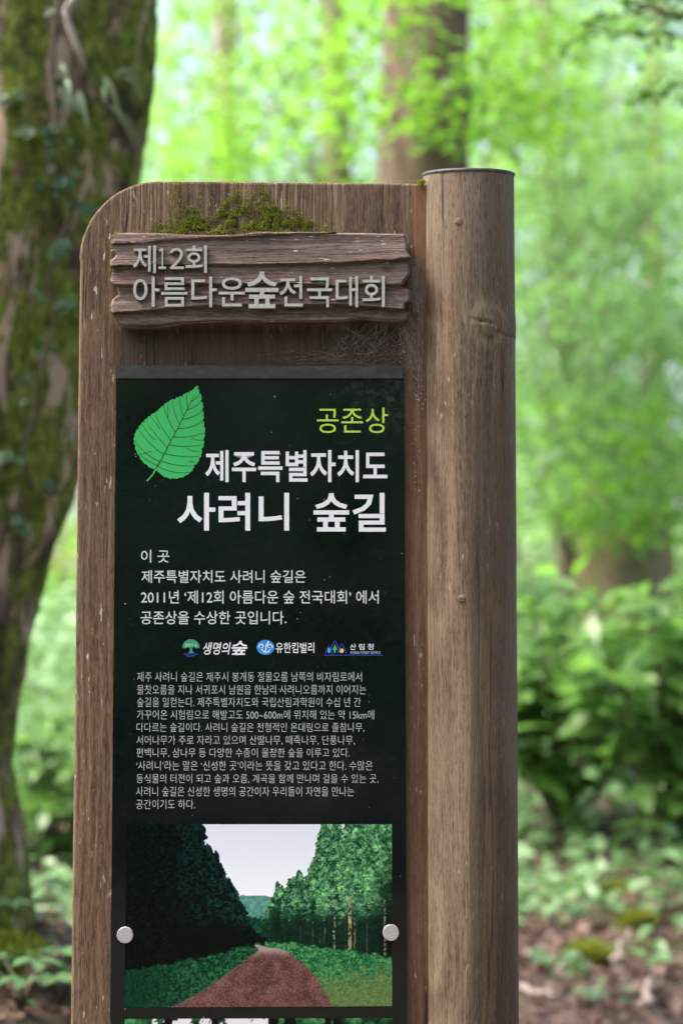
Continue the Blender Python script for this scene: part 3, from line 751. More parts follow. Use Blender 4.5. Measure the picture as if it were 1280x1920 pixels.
# ---- lettering
def text_mesh(body, off=0.0, res=3, spacing=1.0):
    c = bpy.data.curves.new('txt', 'FONT'); c.body = body; c.size = 1; c.offset = off; c.resolution_u = res; c.space_character = spacing
    o = bpy.data.objects.new('txt', c); COL.objects.link(o)
    dg = bpy.context.evaluated_depsgraph_get(); dg.update()
    me = bpy.data.meshes.new_from_object(o.evaluated_get(dg))
    bpy.data.objects.remove(o); bpy.data.curves.remove(c)
    return me
def text(name, items, mat, parent, Y, depth=0.0, shear=0.0):
    """items: (body, x0, x1, y0, y1, boldness) boxes in the plane Y"""
    bmT = bmesh.new()
    for body, x0, x1, y0, y1, off in items:
        me = text_mesh(body, off); n = len(me.vertices); co = np.empty(n * 3); me.vertices.foreach_get('co', co); co = co.reshape(-1, 3)
        a = (co[:, 0] - co[:, 0].min()) / np.ptp(co[:, 0]); b = (co[:, 1] - co[:, 1].min()) / np.ptp(co[:, 1])
        xx = x0 + (x1 - x0) * a + shear * (b - .5); yy = y1 + (y0 - y1) * b
        out = np.array([L3(P(p, q_, Y)) for p, q_ in zip(xx, yy)])
        me.vertices.foreach_set('co', out.ravel()); me.update()
        bmT.from_mesh(me); bpy.data.meshes.remove(me)
    if depth:
        bmesh.ops.remove_doubles(bmT, verts=bmT.verts, dist=1e-6)
        r = bmesh.ops.extrude_face_region(bmT, geom=bmT.faces[:])
        bmesh.ops.translate(bmT, verts=[v for v in r['geom'] if isinstance(v, bmesh.types.BMVert)], vec=(0, depth, 0))
        bmesh.ops.recalc_face_normals(bmT, faces=bmT.faces[:])
    else:
        for f in bmT.faces:
            if f.normal.y > 0: f.normal_flip()
    for f in bmT.faces: f.smooth = False
    me = bpy.data.meshes.new(name); bmT.to_mesh(me); bmT.free()
    return link(name, me, mat, parent)

lm = NT('grey painted letters'); ln = lm.noise(lm.coord((300, 300, 300)), 1, 4, .65)
lm.base(lm.ramp(ln, [(.28, (.15, .13, .12)), (.40, (.30, .31, .305)), (.7, (.40, .415, .41))])); lm.b.inputs['Roughness'].default_value = .75; lm.b.inputs['Specular IOR Level'].default_value = .2
text('lettering', [('제', 249.6, 292.5, 460, 511.6, .006), ('１', 297.5, 311.5, 465, 504, .004), ('２', 318, 345, 465, 504, .004), ('회', 347.5, 388, 460, 511.6, .006)], lm.m, PLQ, PLQ_Y - .0110, .012)
text('lettering', [('아름다운', 249.6, 459, 518.5, 575.5, .006), ('숲', 460, 522, 509, 577.5, .016), ('전국대회', 524, 721, 517.5, 575.5, .006)], lm.m, PLQ, PLQ_Y - .0110, .012)

# ---- black panel
YP = -.0062
def box_px(name, x0, x1, y0, y1, Yf, Yb, mat, parent, bev=.0008, xb0=None, xb1=None):
    bm = bmesh.new()
    xb0 = x0 if xb0 is None else xb0; xb1 = x1 if xb1 is None else xb1
    q = [P(x0, y0, Yf), P(x1, y0, Yf), P(xb1, y1, Yf), P(xb0, y1, Yf)]
    vs = [bm.verts.new(L3(p)) for p in q]; vb = [bm.verts.new(L3(Vector((p.x, Yb, p.z)))) for p in q]
    bm.faces.new(vs); bm.faces.new(vb[::-1])
    for i in range(4): bm.faces.new([vs[i], vb[i], vb[(i + 1) % 4], vs[(i + 1) % 4]])
    bmesh.ops.recalc_face_normals(bm, faces=bm.faces)
    bmesh.ops.bevel(bm, geom=bm.edges[:], offset=bev, segments=2, affect='EDGES')
    me = bpy.data.meshes.new(name); bm.to_mesh(me); bm.free(); return link(name, me, mat, parent)
pm = NT('black acrylic')
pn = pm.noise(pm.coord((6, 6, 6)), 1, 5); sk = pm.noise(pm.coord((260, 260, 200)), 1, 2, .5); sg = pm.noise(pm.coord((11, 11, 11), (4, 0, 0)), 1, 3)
pc = pm.ramp(pn, [(.3, (.0014, .0024, .0034)), (.7, (.0024, .0058, .0074))])  # teal patches imitate green reflections, put into the base colour
spk = pm.math('MULTIPLY', pm.sstep(sk, .735, .78), pm.sstep(sg, .47, .6))
pz = pm.sep(pm.tc.outputs['Object']); dz = pm.math('MULTIPLY', pm.sstep(pz[2], P(0, 860).z, P(0, 710).z), pm.sstep(pz[0], P(560, 800).x - SB.x, P(757, 800).x - SB.x))
dust = pm.noise(pm.coord((70, 70, 90), (2, 0, 0)), 1, 6, .7); pc = pm.mix(pm.math('MULTIPLY', pm.math('ADD', pm.math('MULTIPLY', dz, .22), .02), pm.sstep(dust, .42, .75)), pc, (.16, .16, .18))
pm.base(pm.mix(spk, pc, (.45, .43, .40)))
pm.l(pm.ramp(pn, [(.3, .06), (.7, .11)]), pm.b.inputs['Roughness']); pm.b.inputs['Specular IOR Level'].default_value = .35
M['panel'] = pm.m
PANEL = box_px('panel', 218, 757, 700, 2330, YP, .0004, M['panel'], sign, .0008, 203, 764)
rm = NT('dusty black rail'); rn = rm.noise(rm.coord((60, 60, 160)), 1, 5, .6)
rm.base(rm.ramp(rn, [(.35, (.010, .011, .014)), (.6, (.022, .023, .028)), (.8, (.07, .068, .07))])); rm.b.inputs['Roughness'].default_value = .45
box_px('top_rail', 217, 756, 685, 710, -.0105, .0003, rm.m, sign, .001)

YT = YP - .0004
white = plain('white print', (.62, .63, .70), .35); body_w = plain('grey white print', (.47, .50, .54), .35); lime = plain('lime print', (.36, .56, .055), .35)
text('award_title', [('공존상', 594, 727, 764, 812, .0)], lime, PANEL, YT)
text('place_title', [('제주특별자치도', 385, 726, 844, 904, .017)], white, PANEL, YT)
text('trail_title', [('사려니', 332.5, 542, 924, 995, .017)], white, PANEL, YT)
text('trail_title', [('숲길', 587.6, 723, 924, 997, .017)], white, PANEL, YT)
text('award_text', [('이 곳', 264.7, 317.6, 1031, 1055, .006), ('제주특별자치도 사려니 숲길은', 265.6, 573, 1069, 1093, .006),
     ('2011년 ‘제12회 아름다운 숲 전국대회’ 에서', 264.7, 709.6, 1107, 1132, .006), ('공존상을 수상한 곳입니다.', 264, 537, 1145.6, 1170.6, .006)], body_w, PANEL, YT)
LN = ['제주 사려니 숲길은 제주시 봉개동 절물오름 남쪽의 비자림로에서', '물찻오름을 지나 서귀포시 남원읍 한남리 사려니오름까지 이어지는', '숲길을 일컫는다. 제주특별자치도와 국립산림과학원이 수십 년 간',
      '가꾸어온 시험림으로 해발고도 500~600m에 위치해 있는 약 15km에', '다다르는 숲길이다. 사려니 숲길은 전형적인 온대림으로 졸참나무,', '서어나무가 주로 자라고 있으며 산딸나무, 때죽나무, 단풍나무,',
      '편백나무, 삼나무 등 다양한 수종이 울창한 숲을 이루고 있다.', '‘사려니’라는 말은 ‘신성한 곳’이라는 뜻을 갖고 있다고 한다. 수많은', '동식물의 터전이 되고 숲과 오름, 계곡을 함께 만나며 걸을 수 있는 곳,',
      '사려니 숲길은 신성한 생명의 공간이자 우리들이 자연을 만나는', '공간이기도 하다.']
XR_ = [678, 686, 676, 701, 682.5, 664.6, 655, 698, 709, 663.5, 366]; Y0_ = [1260, 1284, 1307.5, 1331, 1355, 1379, 1402.5, 1426.5, 1451, 1475, 1499]
text('trail_text', [(t, 257.5 - i * .2, XR_[i], Y0_[i], Y0_[i] + 18, -.010) for i, t in enumerate(LN)], plain('thin print', (.40, .43, .47), .4), PANEL, YT)

def flat(name, polys, mat, parent, Y):
    bm = bmesh.new()
    for poly in polys:
        f = bm.faces.new([bm.verts.new(L3(P(a, b, Y))) for a, b in poly]); f.normal_update()
        if f.normal.y > 0: f.normal_flip()
    bmesh.ops.triangulate(bm, faces=[f for f in bm.faces if len(f.verts) > 4])
    me = bpy.data.meshes.new(name); bm.to_mesh(me); bm.free(); return link(name, me, mat, parent)
def stroke(pts, w):
    """a line of width w (px) as quads"""
    pts = np.array(pts, float); d = np.gradient(pts, axis=0); n = np.stack([-d[:, 1], d[:, 0]], -1); n /= np.linalg.norm(n, axis=1)[:, None] + 1e-9
    w = np.broadcast_to(w, (len(pts),))[:, None] / 2; a, b = pts + n * w, pts - n * w
    return [[a[i], a[i + 1], b[i + 1], b[i]] for i in range(len(pts) - 1)]
def bez(a, c, b, n=8):
    t = np.linspace(0, 1, n)[:, None]; a, c, b = map(np.array, (a, c, b)); return (1 - t) ** 2 * a + 2 * t * (1 - t) * c + t * t * b
def circ(cx, cy, rx, ry=None, a0=0, a1=360, n=32):
    ry = rx if ry is None else ry
    return [(cx + rx * math.cos(R(a)), cy - ry * math.sin(R(a))) for a in np.linspace(a0, a1, n, endpoint=(a1 - a0) < 360)]
Zm = lambda x, y: (210 + x / 2.2857, 680 + y / 2.2857)
OUT = [(365, 97), (345, 118), (330, 128), (318, 131), (300, 145), (285, 148), (270, 158), (255, 159), (245, 168), (232, 173), (222, 185), (208, 194), (196, 208), (182, 216), (165, 228), (152, 238), (138, 252), (124, 266), (114, 282), (103, 298), (97, 318), (95, 335), (100, 355), (105, 378), (118, 400), (130, 420), (150, 438), (170, 452), (186, 458), (200, 470), (215, 482), (235, 492), (262, 496), (290, 493), (315, 484), (335, 470), (348, 455), (351, 438), (366, 430), (374, 410), (384, 392), (384, 370), (394, 350), (391, 330), (398, 300), (395, 270), (389, 245), (393, 225), (387, 200), (390, 180), (380, 165), (384, 145), (374, 130), (369, 112)]
def serrate(pts):
    out = []
    for i, p in enumerate(pts):
        q_ = pts[(i + 1) % len(pts)]; out.append(p)
        if 0 < i < 27 or 29 < i: dx_, dy_ = q_[0] - p[0], q_[1] - p[1]; l_ = math.hypot(dx_, dy_); out.append((p[0] + .72 * dx_ + dy_ / l_ * -4.0, p[1] + .72 * dy_ + dx_ / l_ * 4.0)); out.append((p[0] + .80 * dx_ + dy_ / l_ * 1.5, p[1] + .80 * dy_ - dx_ / l_ * 1.5))
    return out
LEAF = flat('leaf_emblem', [[Zm(*p) for p in serrate(OUT)]], plain('green print', (.030, .36, .095), .35), PANEL, YT)
flat('leaf_stem', stroke([Zm(188, 454), Zm(178, 475), Zm(164, 492), Zm(150, 508)], [3.2, 2.8, 2.4, 3.2]), plain('green print stem', (.030, .36, .095), .35), LEAF, YT - .0001)
ve = []
rib = [(188, 455), (215, 408), (245, 350), (280, 285), (320, 205), (352, 140)]
ve += stroke([Zm(*p) for p in rib], [2.0, 1.8, 1.6, 1.4, 1.2, .8])
for a, c, b in [((196, 440), (150, 425), (112, 385)), ((205, 424), (140, 395), (98, 335)), ((222, 395), (160, 350), (112, 285)), ((238, 365), (185, 310), (145, 248)), ((255, 335), (205, 270), (185, 218)), ((272, 300), (232, 235), (222, 186)), ((290, 265), (262, 210), (258, 162)), ((308, 230), (288, 185), (290, 152)), ((326, 195), (318, 165), (322, 135)),
                ((196, 442), (250, 478), (330, 470)), ((208, 420), (280, 448), (346, 440)), ((226, 388), (300, 410), (376, 400)), ((244, 352), (310, 365), (386, 352)), ((262, 318), (325, 325), (392, 300)), ((282, 282), (335, 285), (390, 250)), ((302, 242), (345, 240), (390, 205)), ((322, 202), (355, 195), (382, 165)), ((338, 168), (358, 158), (374, 134)),
                ((170, 378), (140, 390), (118, 392)), ((186, 330), (160, 318), (130, 262)), ((330, 420), (345, 425), (360, 428)), ((320, 366), (352, 385), (380, 382)), ((340, 322), (368, 335), (388, 332)), ((205, 285), (190, 260), (166, 230)), ((240, 235), (240, 200), (240, 172))]:
    ve += stroke([Zm(*p) for p in bez(a, c, b)], np.linspace(1.3, .7, 8))
flat('leaf_vein', ve, plain('black print', (.006, .012, .008), .4), LEAF, YT - .0002)

# ---- logos
lg = plain('logo green', (.02, .22, .12), .4); lb = plain('logo blue', (.03, .05, .40), .4); sk_b = plain('logo sky blue', (.015, .20, .62), .4)
lo = flat('tree_logo', [circ(358.3, 1214, 16.3, 15.5, 0, 180, 24) + [(346, 1216), (352, 1213.5), (358, 1216), (364, 1213.5), (370, 1216)], [(356.5, 1213), (360.5, 1213), (361, 1221), (364, 1224), (353, 1224), (356, 1221)]], lg, PANEL, YT)
flat('tree_logo_line', stroke([(345, 1226.5), (358, 1225.5), (371, 1226.5)], 1.2) + stroke([(348, 1229), (358, 1228.2), (366, 1229)], 1.0) + stroke([(350, 1231.2), (357, 1230.6), (362, 1231)], .9), lb, lo, YT - .0001)
text('tree_logo_text', [('생명의 숲', 347, 370, 1206.5, 1212.5, .0)], white, lo, YT - .0002)
text('tree_logo_name', [('생명의', 381, 431, 1204, 1227.5, .010), ('숲', 434, 464, 1201.5, 1228, .022)], white, PANEL, YT, shear=4)
lo = flat('round_logo', [circ(497.7, 1213.8, 16.7, 14, n=40)], sk_b, PANEL, YT)
cur = []
for s_ in (-1, 1):
    cx = 497.7 + s_ * 7.2
    sp = [(cx + s_ * (5.2 - .9 * t) * math.cos(t * 1.05 + .3), 1211 - (4.9 - .75 * t) * math.sin(t * 1.05 + .3) + 1) for t in np.linspace(-.9, 4.6, 22)]
    cur += stroke(sp, np.linspace(2.2, 1.4, 22))
cur += stroke([(504, 1202), (499, 1211), (497, 1224)], [2.4, 2.0, 2.6]) + stroke([(490, 1216), (494, 1222), (497, 1224)], [1.6, 2.0, 2.2]) + stroke([(507, 1217), (503, 1222), (497, 1224)], [1.6, 2.0, 2.2])
flat('round_logo_curl', cur, white, lo, YT - .0001)
text('round_logo_name', [('유한킴벌리', 517, 589, 1204.5, 1224.5, .006)], white, PANEL, YT)
mtn = []
for cx, top, hw, bot in [(616.5, 1210, 7, 1227), (627.5, 1201.5, 9, 1224), (641, 1207, 8, 1225)]:
    mtn += stroke([(cx - hw, bot), (cx - hw * .55, top + 8), (cx, top), (cx + hw * .55, top + 8), (cx + hw, bot)], 1.4)
mtn += stroke([(608, 1228.6), (660, 1228.4), (717, 1228.4)], 1.1)
lo = flat('mountain_logo', mtn, lb, PANEL, YT)
flat('mountain_logo_tree', [circ(616.5, 1219.5, 2.8, 5), ], plain('logo cyan', (.05, .30, .60), .4), lo, YT - .0001)
flat('mountain_logo_tree', [[(627.5, 1208), (632, 1219), (629, 1219), (629, 1224), (626, 1224), (626, 1219), (623, 1219)]], plain('logo leaf green', (.03, .36, .12), .4), lo, YT - .0001)
flat('mountain_logo_tree', [circ(640.5, 1220, 3.6, 4.2)], plain('logo yellow', (.60, .45, .12), .4), lo, YT - .0001)
text('mountain_logo_name', [('산', 656, 667, 1207, 1218.5, .004), ('림', 672.5, 683, 1207, 1218.5, .004), ('청', 688.5, 700, 1206.5, 1218.5, .004)], white, PANEL, YT)
text('mountain_logo_caption', [('KOREA FOREST SERVICE', 657, 713, 1221, 1226, .0)], plain('caption print', (.35, .42, .55), .4), PANEL, YT)

# ---- printed photographs on the panel (flat prints, picture computed per point)
def print_mesh(name, q, nx, ny, fn, Y, parent):
    u = np.linspace(0, 1, nx); v = np.linspace(0, 1, ny); U, Vv = np.meshgrid(u, v, indexing='ij')
    (x0, y0), (x1, y1), (x2, y2), (x3, y3) = q   # tl tr br bl
    xx = (x0 * (1 - U) + x1 * U) * (1 - Vv) + (x3 * (1 - U) + x2 * U) * Vv; yy = (y0 * (1 - U) + y1 * U) * (1 - Vv) + (y3 * (1 - U) + y2 * U) * Vv
    dx = (xx - 640) / FPX; dyc = -(yy - 960) / FPX; c, s = math.cos(R(4.5)), math.sin(R(4.5)); t = (Y - CAM.y) / (c - s * dyc)
    V = np.stack([CAM.x + dx * t, np.full_like(t, Y), CAM.z + (s + c * dyc) * t], -1).reshape(-1, 3) - np.array(SB)
    f = grid_faces(nx, ny)
    m = NT(name + ' ink'); a = m.n('ShaderNodeAttribute', attribute_name='ink'); m.l(a.outputs[0], m.b.inputs['Base Color']); m.b.inputs['Roughness'].default_value = .2; m.b.inputs['Specular IOR Level'].default_value = .15
    o = np_mesh(name, V, f[:, ::-1], m.m, parent, shade=False)
    rgb = fn(U, Vv).reshape(-1, 3); rgb = np.clip(rgb, 0, 1) ** 2.2
    at = o.data.color_attributes.new('ink', 'FLOAT_COLOR', 'POINT'); at.data.foreach_set('color', np.concatenate([rgb, np.ones((len(rgb), 1))], 1).astype(np.float32).ravel())
    return o
def lerp(a, b, t): return np.asarray(a) * (1 - t[..., None]) + np.asarray(b) * t[..., None]
def path_photo(U, Vv):
    x = 158 + U * 742; y = 40 + Vv * 506                      # coordinates of the enlarged photo
    n1 = fbm(x * .05, y * .05, 1, 5); n2 = fbm(x * .16, y * .16, 5, 4); n3 = fbm(x * .42, y * .42, 9, 3)
    img = lerp((.78, .80, .87), (.89, .90, .93), Vv * 2.0)
    hill = y > 236 + np.abs(x - 515) * .10 + (n1 - .5) * 10
    img = np.where((hill & (y < 330))[..., None], lerp((.20, .40, .38), (.44, .62, .56), n2 + (n3 - .5) * .6), img)
    img = np.where((y > 296 + (n1 - .5) * 30)[..., None], lerp((.03, .10, .09), (.16, .38, .28), n2 + (n3 - .5) * .8), img)
    q = np.random.RandomState(123); x_all, y_all, n2_all, n3_all = x, y, n2, n3
    def conifer(img, cx, top, base, hw, dark, light, sun, floor):
        if top > base - 25: return img
        i0, i1 = np.clip(np.searchsorted(x[:, 0], [cx - hw * 1.5 - 6, cx + hw * 1.5 + 6]), 0, x.shape[0])
        if i1 - i0 < 2: return img
        full = img; X_ = slice(i0, i1); img = full[X_]
        return _conifer(full, X_, cx, top, base, hw, dark, light, sun, floor)
    def _conifer(full, X_, cx, top, base, hw, dark, light, sun, floor):
        img, x, y, n2, n3 = full[X_], x_all[X_], y_all[X_], n2_all[X_], n3_all[X_]
        t = (y - top) / (base - top); k = int(cx * 7 + top)
        sway = 3.5 * (vnoise(y * .07, k * 1.7, 3) - .5)
        ragged = .42 + 1.1 * fbm(y * .15, np.sign(x - cx) * 3 + k * 2.3, 8, 3)
        m = (np.abs(x - cx - sway) < hw * (np.clip(t, 0, 1) ** .50) * ragged) & (t > 0) & (y < base)
        side = np.clip(.5 - (x - cx) / (2 * hw) * .9, 0, 1)
        l = np.clip((fbm(x * .085 + k, y * .11, k, 4) - .36) * 2.0, 0, 1) * .55 + (n3 - .45) * .75 + (n2 - .5) * .5 + (side - .5) * .35 + .12
        l = np.clip(l, 0, 1) * sun * (1 - .80 * smooth(floor - 70, floor, y))
        full = full.copy(); full[X_] = np.where(m[..., None], lerp(dark, light, l), img); return full
    # right hand row, sunlit
    rows = [(560 + i * 12 + q.randn() * 4, np.interp(560 + i * 12, [550, 600, 640, 670, 690, 720, 900], [232, 200, 168, 150, 70, 30, -10]) + q.randn() * 14) for i in range(29)]
    for cx, top in rows:
        dep = (cx - 560) / 340
        for g in range(2):
            cx_ = cx + q.randn() * 6; base = 372 + dep * 30; hw = 26 + 40 * dep
            img = conifer(img, cx_, top + 40 * g * (1 + dep) + q.rand() * 20, base, hw, (.04, .14, .12), (.58, .88, .58), .90 + .3 * q.rand(), 320 + 20 * q.randn())
    dk = smooth(835, 890, x + (n2 - .5) * 50) * smooth(90, 240, y) * (y < 410); img = lerp(img, np.array((.03, .07, .06)), dk * .65)
    gap = smooth(275, 330, y + (n2 - .5) * 60) * (x > 560) * (y < 410); img = lerp(img, np.array((.03, .08, .07)), gap * .42)
    for tx, ty0, ty1, w, col in [(739, 250, 385, 2.6, (.42, .46, .36)), (783, 240, 398, 4.2, (.50, .50, .38)), (796, 300, 398, 2.0, (.36, .36, .28)), (880, 250, 405, 3, (.36, .36, .30)), (712, 290, 376, 1.6, (.25, .3, .25)), (680, 310, 372, 1.5, (.22, .28, .22)), (645, 320, 368, 1.4, (.2, .27, .2)), (600, 322, 368, 1.2, (.15, .2, .17)), (700, 300, 372, 1.2, (.2, .25, .2)), (770, 290, 390, 1.6, (.2, .24, .2)), (830, 280, 398, 1.8, (.2, .24, .2))]:
        mm = (np.abs(x - tx - (n1 - .5) * 4) < w) & (y > ty0) & (y < ty1) & (n2 > .41); img = np.where(mm[..., None], np.array(col) * (.5 + .9 * n2[..., None]), img)
    # left hand row, in shade
    el = lambda v: np.interp(v, [365, 385, 402, 430, 446, 468, 480, 490, 505, 540], [40, 70, 92, 108, 148, 188, 216, 240, 275, 350])
    for i in range(34):
        cx = 545 - i * 12 + q.randn() * 4; dep = (545 - cx) / 400
        for g in range(2):
            hw = 26 + 50 * dep; top = el(cx + hw * .35) - 6 if cx > 375 else -60 + 60 * q.rand()
            rimf = np.clip(1 - dep * .9, .12, 1)
            img = conifer(img, cx - hw * .2, top + 70 * g + q.rand() * 12, 395 + 90 * dep, hw, (.016, .055, .062), (.20, .50, .42), rimf * (.70 + .4 * q.rand()), 350)
    rest = (x < 300 + (n1 - .5) * 60) & (y < 490); img = np.where(rest[..., None], lerp(img, lerp((.008, .03, .04), (.06, .16, .16), np.clip(n2 + n3 - .75, 0, 1)), np.full_like(n1, .75)), img)
    # grass
    gl = 375 + np.clip(530 - x, 0, 400) * .20 + (n1 - .5) * 30 + (n3 - .5) * 16
    c = lerp((.04, .16, .12), (.26, .54, .34), np.clip((n2 - .35) * 1.2 + (n3 - .4) * 1.1, 0, 1) * (.30 + .70 * smooth(160, 430, x)))
    img = np.where(((x < 560) & (y > gl))[..., None], c, img)
    gr = 366 + np.clip(x - 620, 0, 400) * .16 + (n1 - .5) * 24 + (n3 - .5) * 14
    c = lerp((.09, .28, .18), (.42, .70, .44), np.clip((n2 - .35) * 1.1 + (n3 - .38) * 1.1, 0, 1)); c = lerp(c, lerp((.26, .34, .18), (.48, .52, .32), n3), smooth(420, 500, y + (x - 800) * .12 + (n1 - .5) * 90) * .75)
    img = np.where(((x >= 545) & (y > gr))[..., None], c, img)
    # red brown path
    pl = np.interp(y, [380, 390, 425, 470, 515, 548], [527, 530, 483, 420, 350, 285]) + (n2 - .5) * 14 + (n3 - .5) * 14; prr = np.interp(y, [380, 390, 430, 470, 520, 548], [560, 605, 655, 692, 722, 732]) + (n2 - .5) * 12 + (n3 - .5) * 10
    n4 = fbm(x * .9, y * 1.4, 30, 2)
    c = lerp((.25, .165, .165), (.49, .35, .34), np.clip(.5 + (n4 - .5) * 1.8 + (n1 - .5) * 1.0 + (n3 - .5) * .6, 0, 1)); c = lerp((.60, .53, .53), c, smooth(382, 412, y))
    img = np.where(((x > pl) & (x < prr) & (y > 383))[..., None], c, img)
    w2 = (x > 520) & (x < 560) & (y > 372 + (x - 520) * .28) & (y < 380 + (x - 520) * .28); img = np.where(w2[..., None], np.array((.55, .52, .52)), img)
    return img
def second_photo(U, Vv):
    x = U * 740; y = Vv * 480; n1 = fbm(x * .03, y * .03, 21, 5); n2 = fbm(x * .12, y * .12, 25, 4)
    img = lerp((.05, .16, .10), (.35, .62, .40), np.clip((n1 - .3) * 1.6 + (n2 - .5), 0, 1))
    img = np.where(((n1 > .50) & (x > 60) & (x < 420) & (y < 110))[..., None], np.array((.82, .80, .86)), img)
    for tx, w in [(410, 14), (455, 17), (560, 9), (585, 12), (250, 10), (120, 12)]: img = np.where((np.abs(x - tx - (n1 - .5) * 10) < w)[..., None], np.array((.06, .07, .06)) * (.6 + n2[..., None]), img)
    return img
print_mesh('photo_print', [(237.5, 1545.5), (734.5, 1545.5), (734.7, 1886.5), (233.5, 1889)], 400, 276, path_photo, YT, PANEL)
print_mesh('photo_print', [(234, 1910.5), (736, 1909), (738, 2240), (228, 2242)], 200, 130, second_photo, YT, PANEL)

# ---- the two round steel fixings
sm = NT('brushed steel'); sn = sm.noise(sm.coord((700, 700, 700)), 1, 3, .6)
sm.base(sm.ramp(sn, [(.3, (.27, .27, .29)), (.7, (.42, .42, .44))])); sm.b.inputs['Metallic'].default_value = .15; sm.l(sm.ramp(sn, [(.3, .5), (.7, .35)]), sm.b.inputs['Roughness'])
for a, b in [(234.5, 1753.5), (732.5, 1749)]:
    q = MB(); c = L3(P(a, b, YP - .007)); k = .015 / 15 * 15 / FPX * 3.13 / .015
    r0 = 15 / FPX * 3.13; rings = [(.0001, 0), (r0 * .95, 0), (r0, .0006), (r0, .0062), (r0 * .6, .0068)]
    th = np.linspace(0, 6.2832, 40, endpoint=False)
    q.add(np.array([[c[0] + math.cos(t) * r_, c[1] + h, c[2] + math.sin(t) * r_] for t in th for r_, h in rings]), grid_faces(40, 5, True))
    q.build('panel_bolt', sm.m, sign, shade=False)

# ---- moss on the board, the plaque edges and the top corner
def moss():
    q = np.random.RandomState(81)
    mb = MB(); C = []; D = []; L = []
    prof = lambda x: np.interp(x, [270, 300, 325, 350, 385, 400, 430, 455, 480, 500, 530, 560, 600, 632], [432, 424, 408, 398, 400, 402, 380, 372, 362, 372, 398, 412, 424, 434])
    n = 36000; x = 268 + 366 * q.rand(n); y = 358 + 80 * q.rand(n)
    den = smooth(-10, 34, y - prof(x) + 70 * (fbm(x * .07, y * .07, 2, 3) - .5)); hole = fbm(x * .11, y * .11, 6, 3)
    k = (q.rand(n) < den) & (hole > .44); x, y = x[k], y[k]; bulge = smooth(0, 45, y - prof(x)) * (.4 + hole[k])
    for a, b, g in zip(x, y, bulge):
        C.append(L3(P(a, b, -.001 - .006 * g * q.rand()))); D.append([q.randn() * .6, -.8 + q.randn() * .4, .25 + q.randn() * .6]); L.append(.0020 + .0018 * q.rand())
    # thinner sparse growth climbing the grain
    n = 2600; x = 300 + 250 * q.rand(n); y = 345 + 85 * q.rand(n); k = (fbm(x * .09, y * .03, 12, 3) > .60)
    for a, b in zip(x[k], y[k]): C.append(L3(P(a, b, -.001))); D.append([q.randn() * .5, -.8, .3 + q.randn() * .5]); L.append(.002 + .001 * q.rand())
    for k in range(160): C.append(L3(P(783 + q.rand() * 12, 338 + q.rand() * 9, -.002 - .004 * q.rand()))); D.append(q.randn(3) + [0, -.3, .7]); L.append(.003)
    for k in range(220): C.append(L3(P(440 + q.rand() * 350, 341 + q.randn() * 1.2, .002 + .02 * q.rand()))); D.append(q.randn(3) * .6 + [0, -.3, .8]); L.append(.0022)
    L = np.array(L); mb.leaves(C, D, q.randn(len(C), 3), L, L * .26, True)
    mb.build('moss', M['moss'], BOARD)
    mb = MB(); C = []; D = []; L = []
    for k in range(900):
        yv = q.choice([q.uniform(436, 470), q.uniform(490, 532), q.uniform(500, 530), q.uniform(566, 596)]); xv = float(np.interp(yv, *zip(*PLQ_L)))
        C.append(L3(P(xv + abs(q.randn()) * 3, yv, PLQ_Y + .012 * q.rand() - .002))); D.append(q.randn(3) * .6 + [-.6, -.5, .2]); L.append(.0022 + .0015 * q.rand())
    for (xc, yc, s_, n) in [(290, 498, 18, 130), (330, 506, 14, 90), (222, 502, 6, 110), (440, 436, 22, 200), (380, 438, 30, 150), (300, 437, 25, 90), (500, 434, 16, 60), (725, 500, 8, 60), (300, 470, 22, 70), (620, 434, 10, 50)]:
        for k in range(n):
            C.append(L3(P(xc + q.randn() * s_, yc + q.randn() * min(s_ * .25, 4), PLQ_Y - .005))); D.append(q.randn(3) * .7 + [0, -.7, .3]); L.append(.0018 + .0012 * q.rand())
    L = np.array(L); mb.leaves(C, D, q.randn(len(C), 3), L, L * .28, True)
    mb.build('moss', M['moss_dry'], PLQ)
moss()

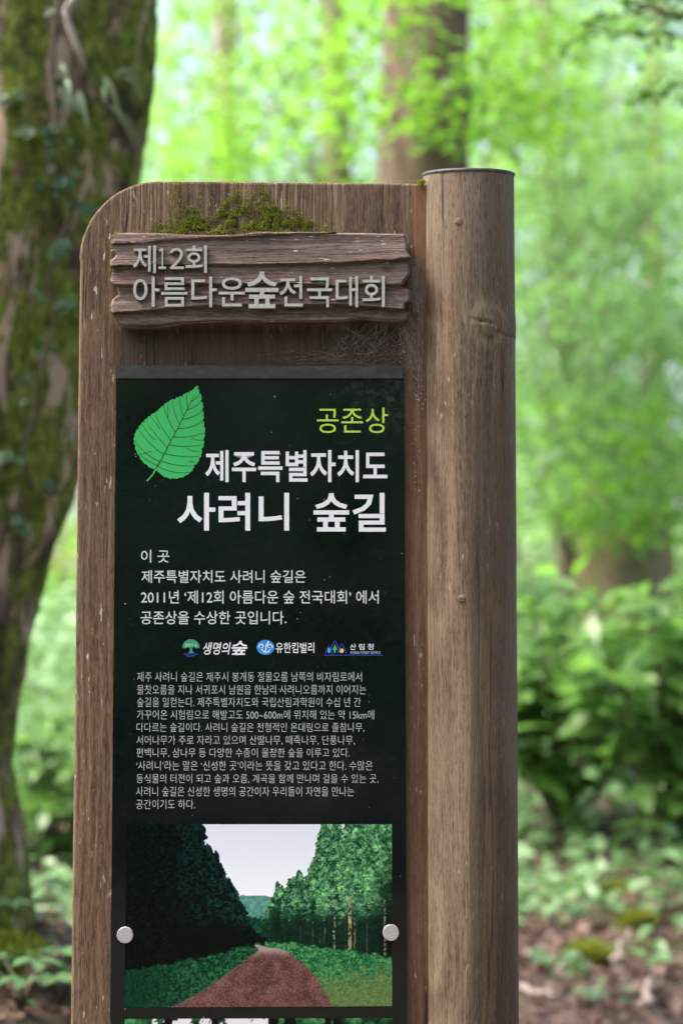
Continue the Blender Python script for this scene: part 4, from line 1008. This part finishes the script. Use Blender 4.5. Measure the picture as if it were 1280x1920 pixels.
# ---- cobwebs under the plaque and along the joint with the post
def cobweb():
    q = np.random.RandomState(91); mb = MB()
    def strand(a, ya, b, yb, sag=.018, r_=.000045):
        A = L3(P(a[0], a[1], ya)); B = L3(P(b[0], b[1], yb)); n = 16; u = np.linspace(0, 1, n)[:, None]
        p = A * (1 - u) + B * u; w = np.sin(u[:, 0] * math.pi); p[:, 2] -= w * sag * q.rand()
        for ax in range(3):
            f1, f2 = q.rand() * 9 + 3, q.rand() * 22 + 8
            p[:, ax] += w * (.0065 * np.sin(u[:, 0] * f1 + q.rand() * 6) + .0030 * np.sin(u[:, 0] * f2 + q.rand() * 6)) * (.35 if ax == 1 else 1) * q.rand()
        p[:, 1] = np.minimum(p[:, 1], -.0205)
        mb.tube(p, r_ * (.6 + 1.0 * q.rand() ** 2), 3, False)
    for k in range(44): strand((590 + 170 * q.rand(), 606), -.022, (600 + 175 * q.rand(), 640 + 45 * q.rand()), -.001 - .008 * q.rand())
    for k in range(40): strand((735 + 30 * q.rand(), 560 + 60 * q.rand()), -.02, (765 + 28 * q.rand(), 590 + 140 * q.rand()), -.002)
    for k in range(46): strand((762 + 6 * q.rand(), 470 + 130 * q.rand()), -.018, (775 + 18 * q.rand(), 470 + 150 * q.rand()), -.004)
    for k in range(60): y = 600 + 120 * q.rand(); strand((762 + 14 * q.rand(), y), -.003, (778 + 15 * q.rand(), y + 30 + q.randn() * 30), -.004, .002)
    for k in range(40): strand((480 + 260 * q.rand(), 655 + 28 * q.rand()), -.002 - .007 * q.rand(), (620 + 140 * q.rand(), 640 + 44 * q.rand()), -.004)
    for k in range(14): strand((770 + 10 * q.rand(), 500), -.006, (776 + 10 * q.rand(), 585), -.008, .004, .00013)
    # dust and egg sacs caught in the silk
    n = 150; C = []; 
    for k in range(n):
        c = [(782, 860, 5, 34), (785, 735, 5, 28), (757, 655, 8, 30), (782, 560, 6, 40)][q.randint(4)]
        C.append(L3(P(c[0] + q.randn() * c[2], c[1] + q.randn() * c[3], -.002)))
    mb.leaves(C, q.randn(n, 3), q.randn(n, 3), .0016 + .002 * q.rand(n), .0006, True)
    mb.build('cobweb', plain('silk', (.36, .32, .32), .8), sign)
cobweb()
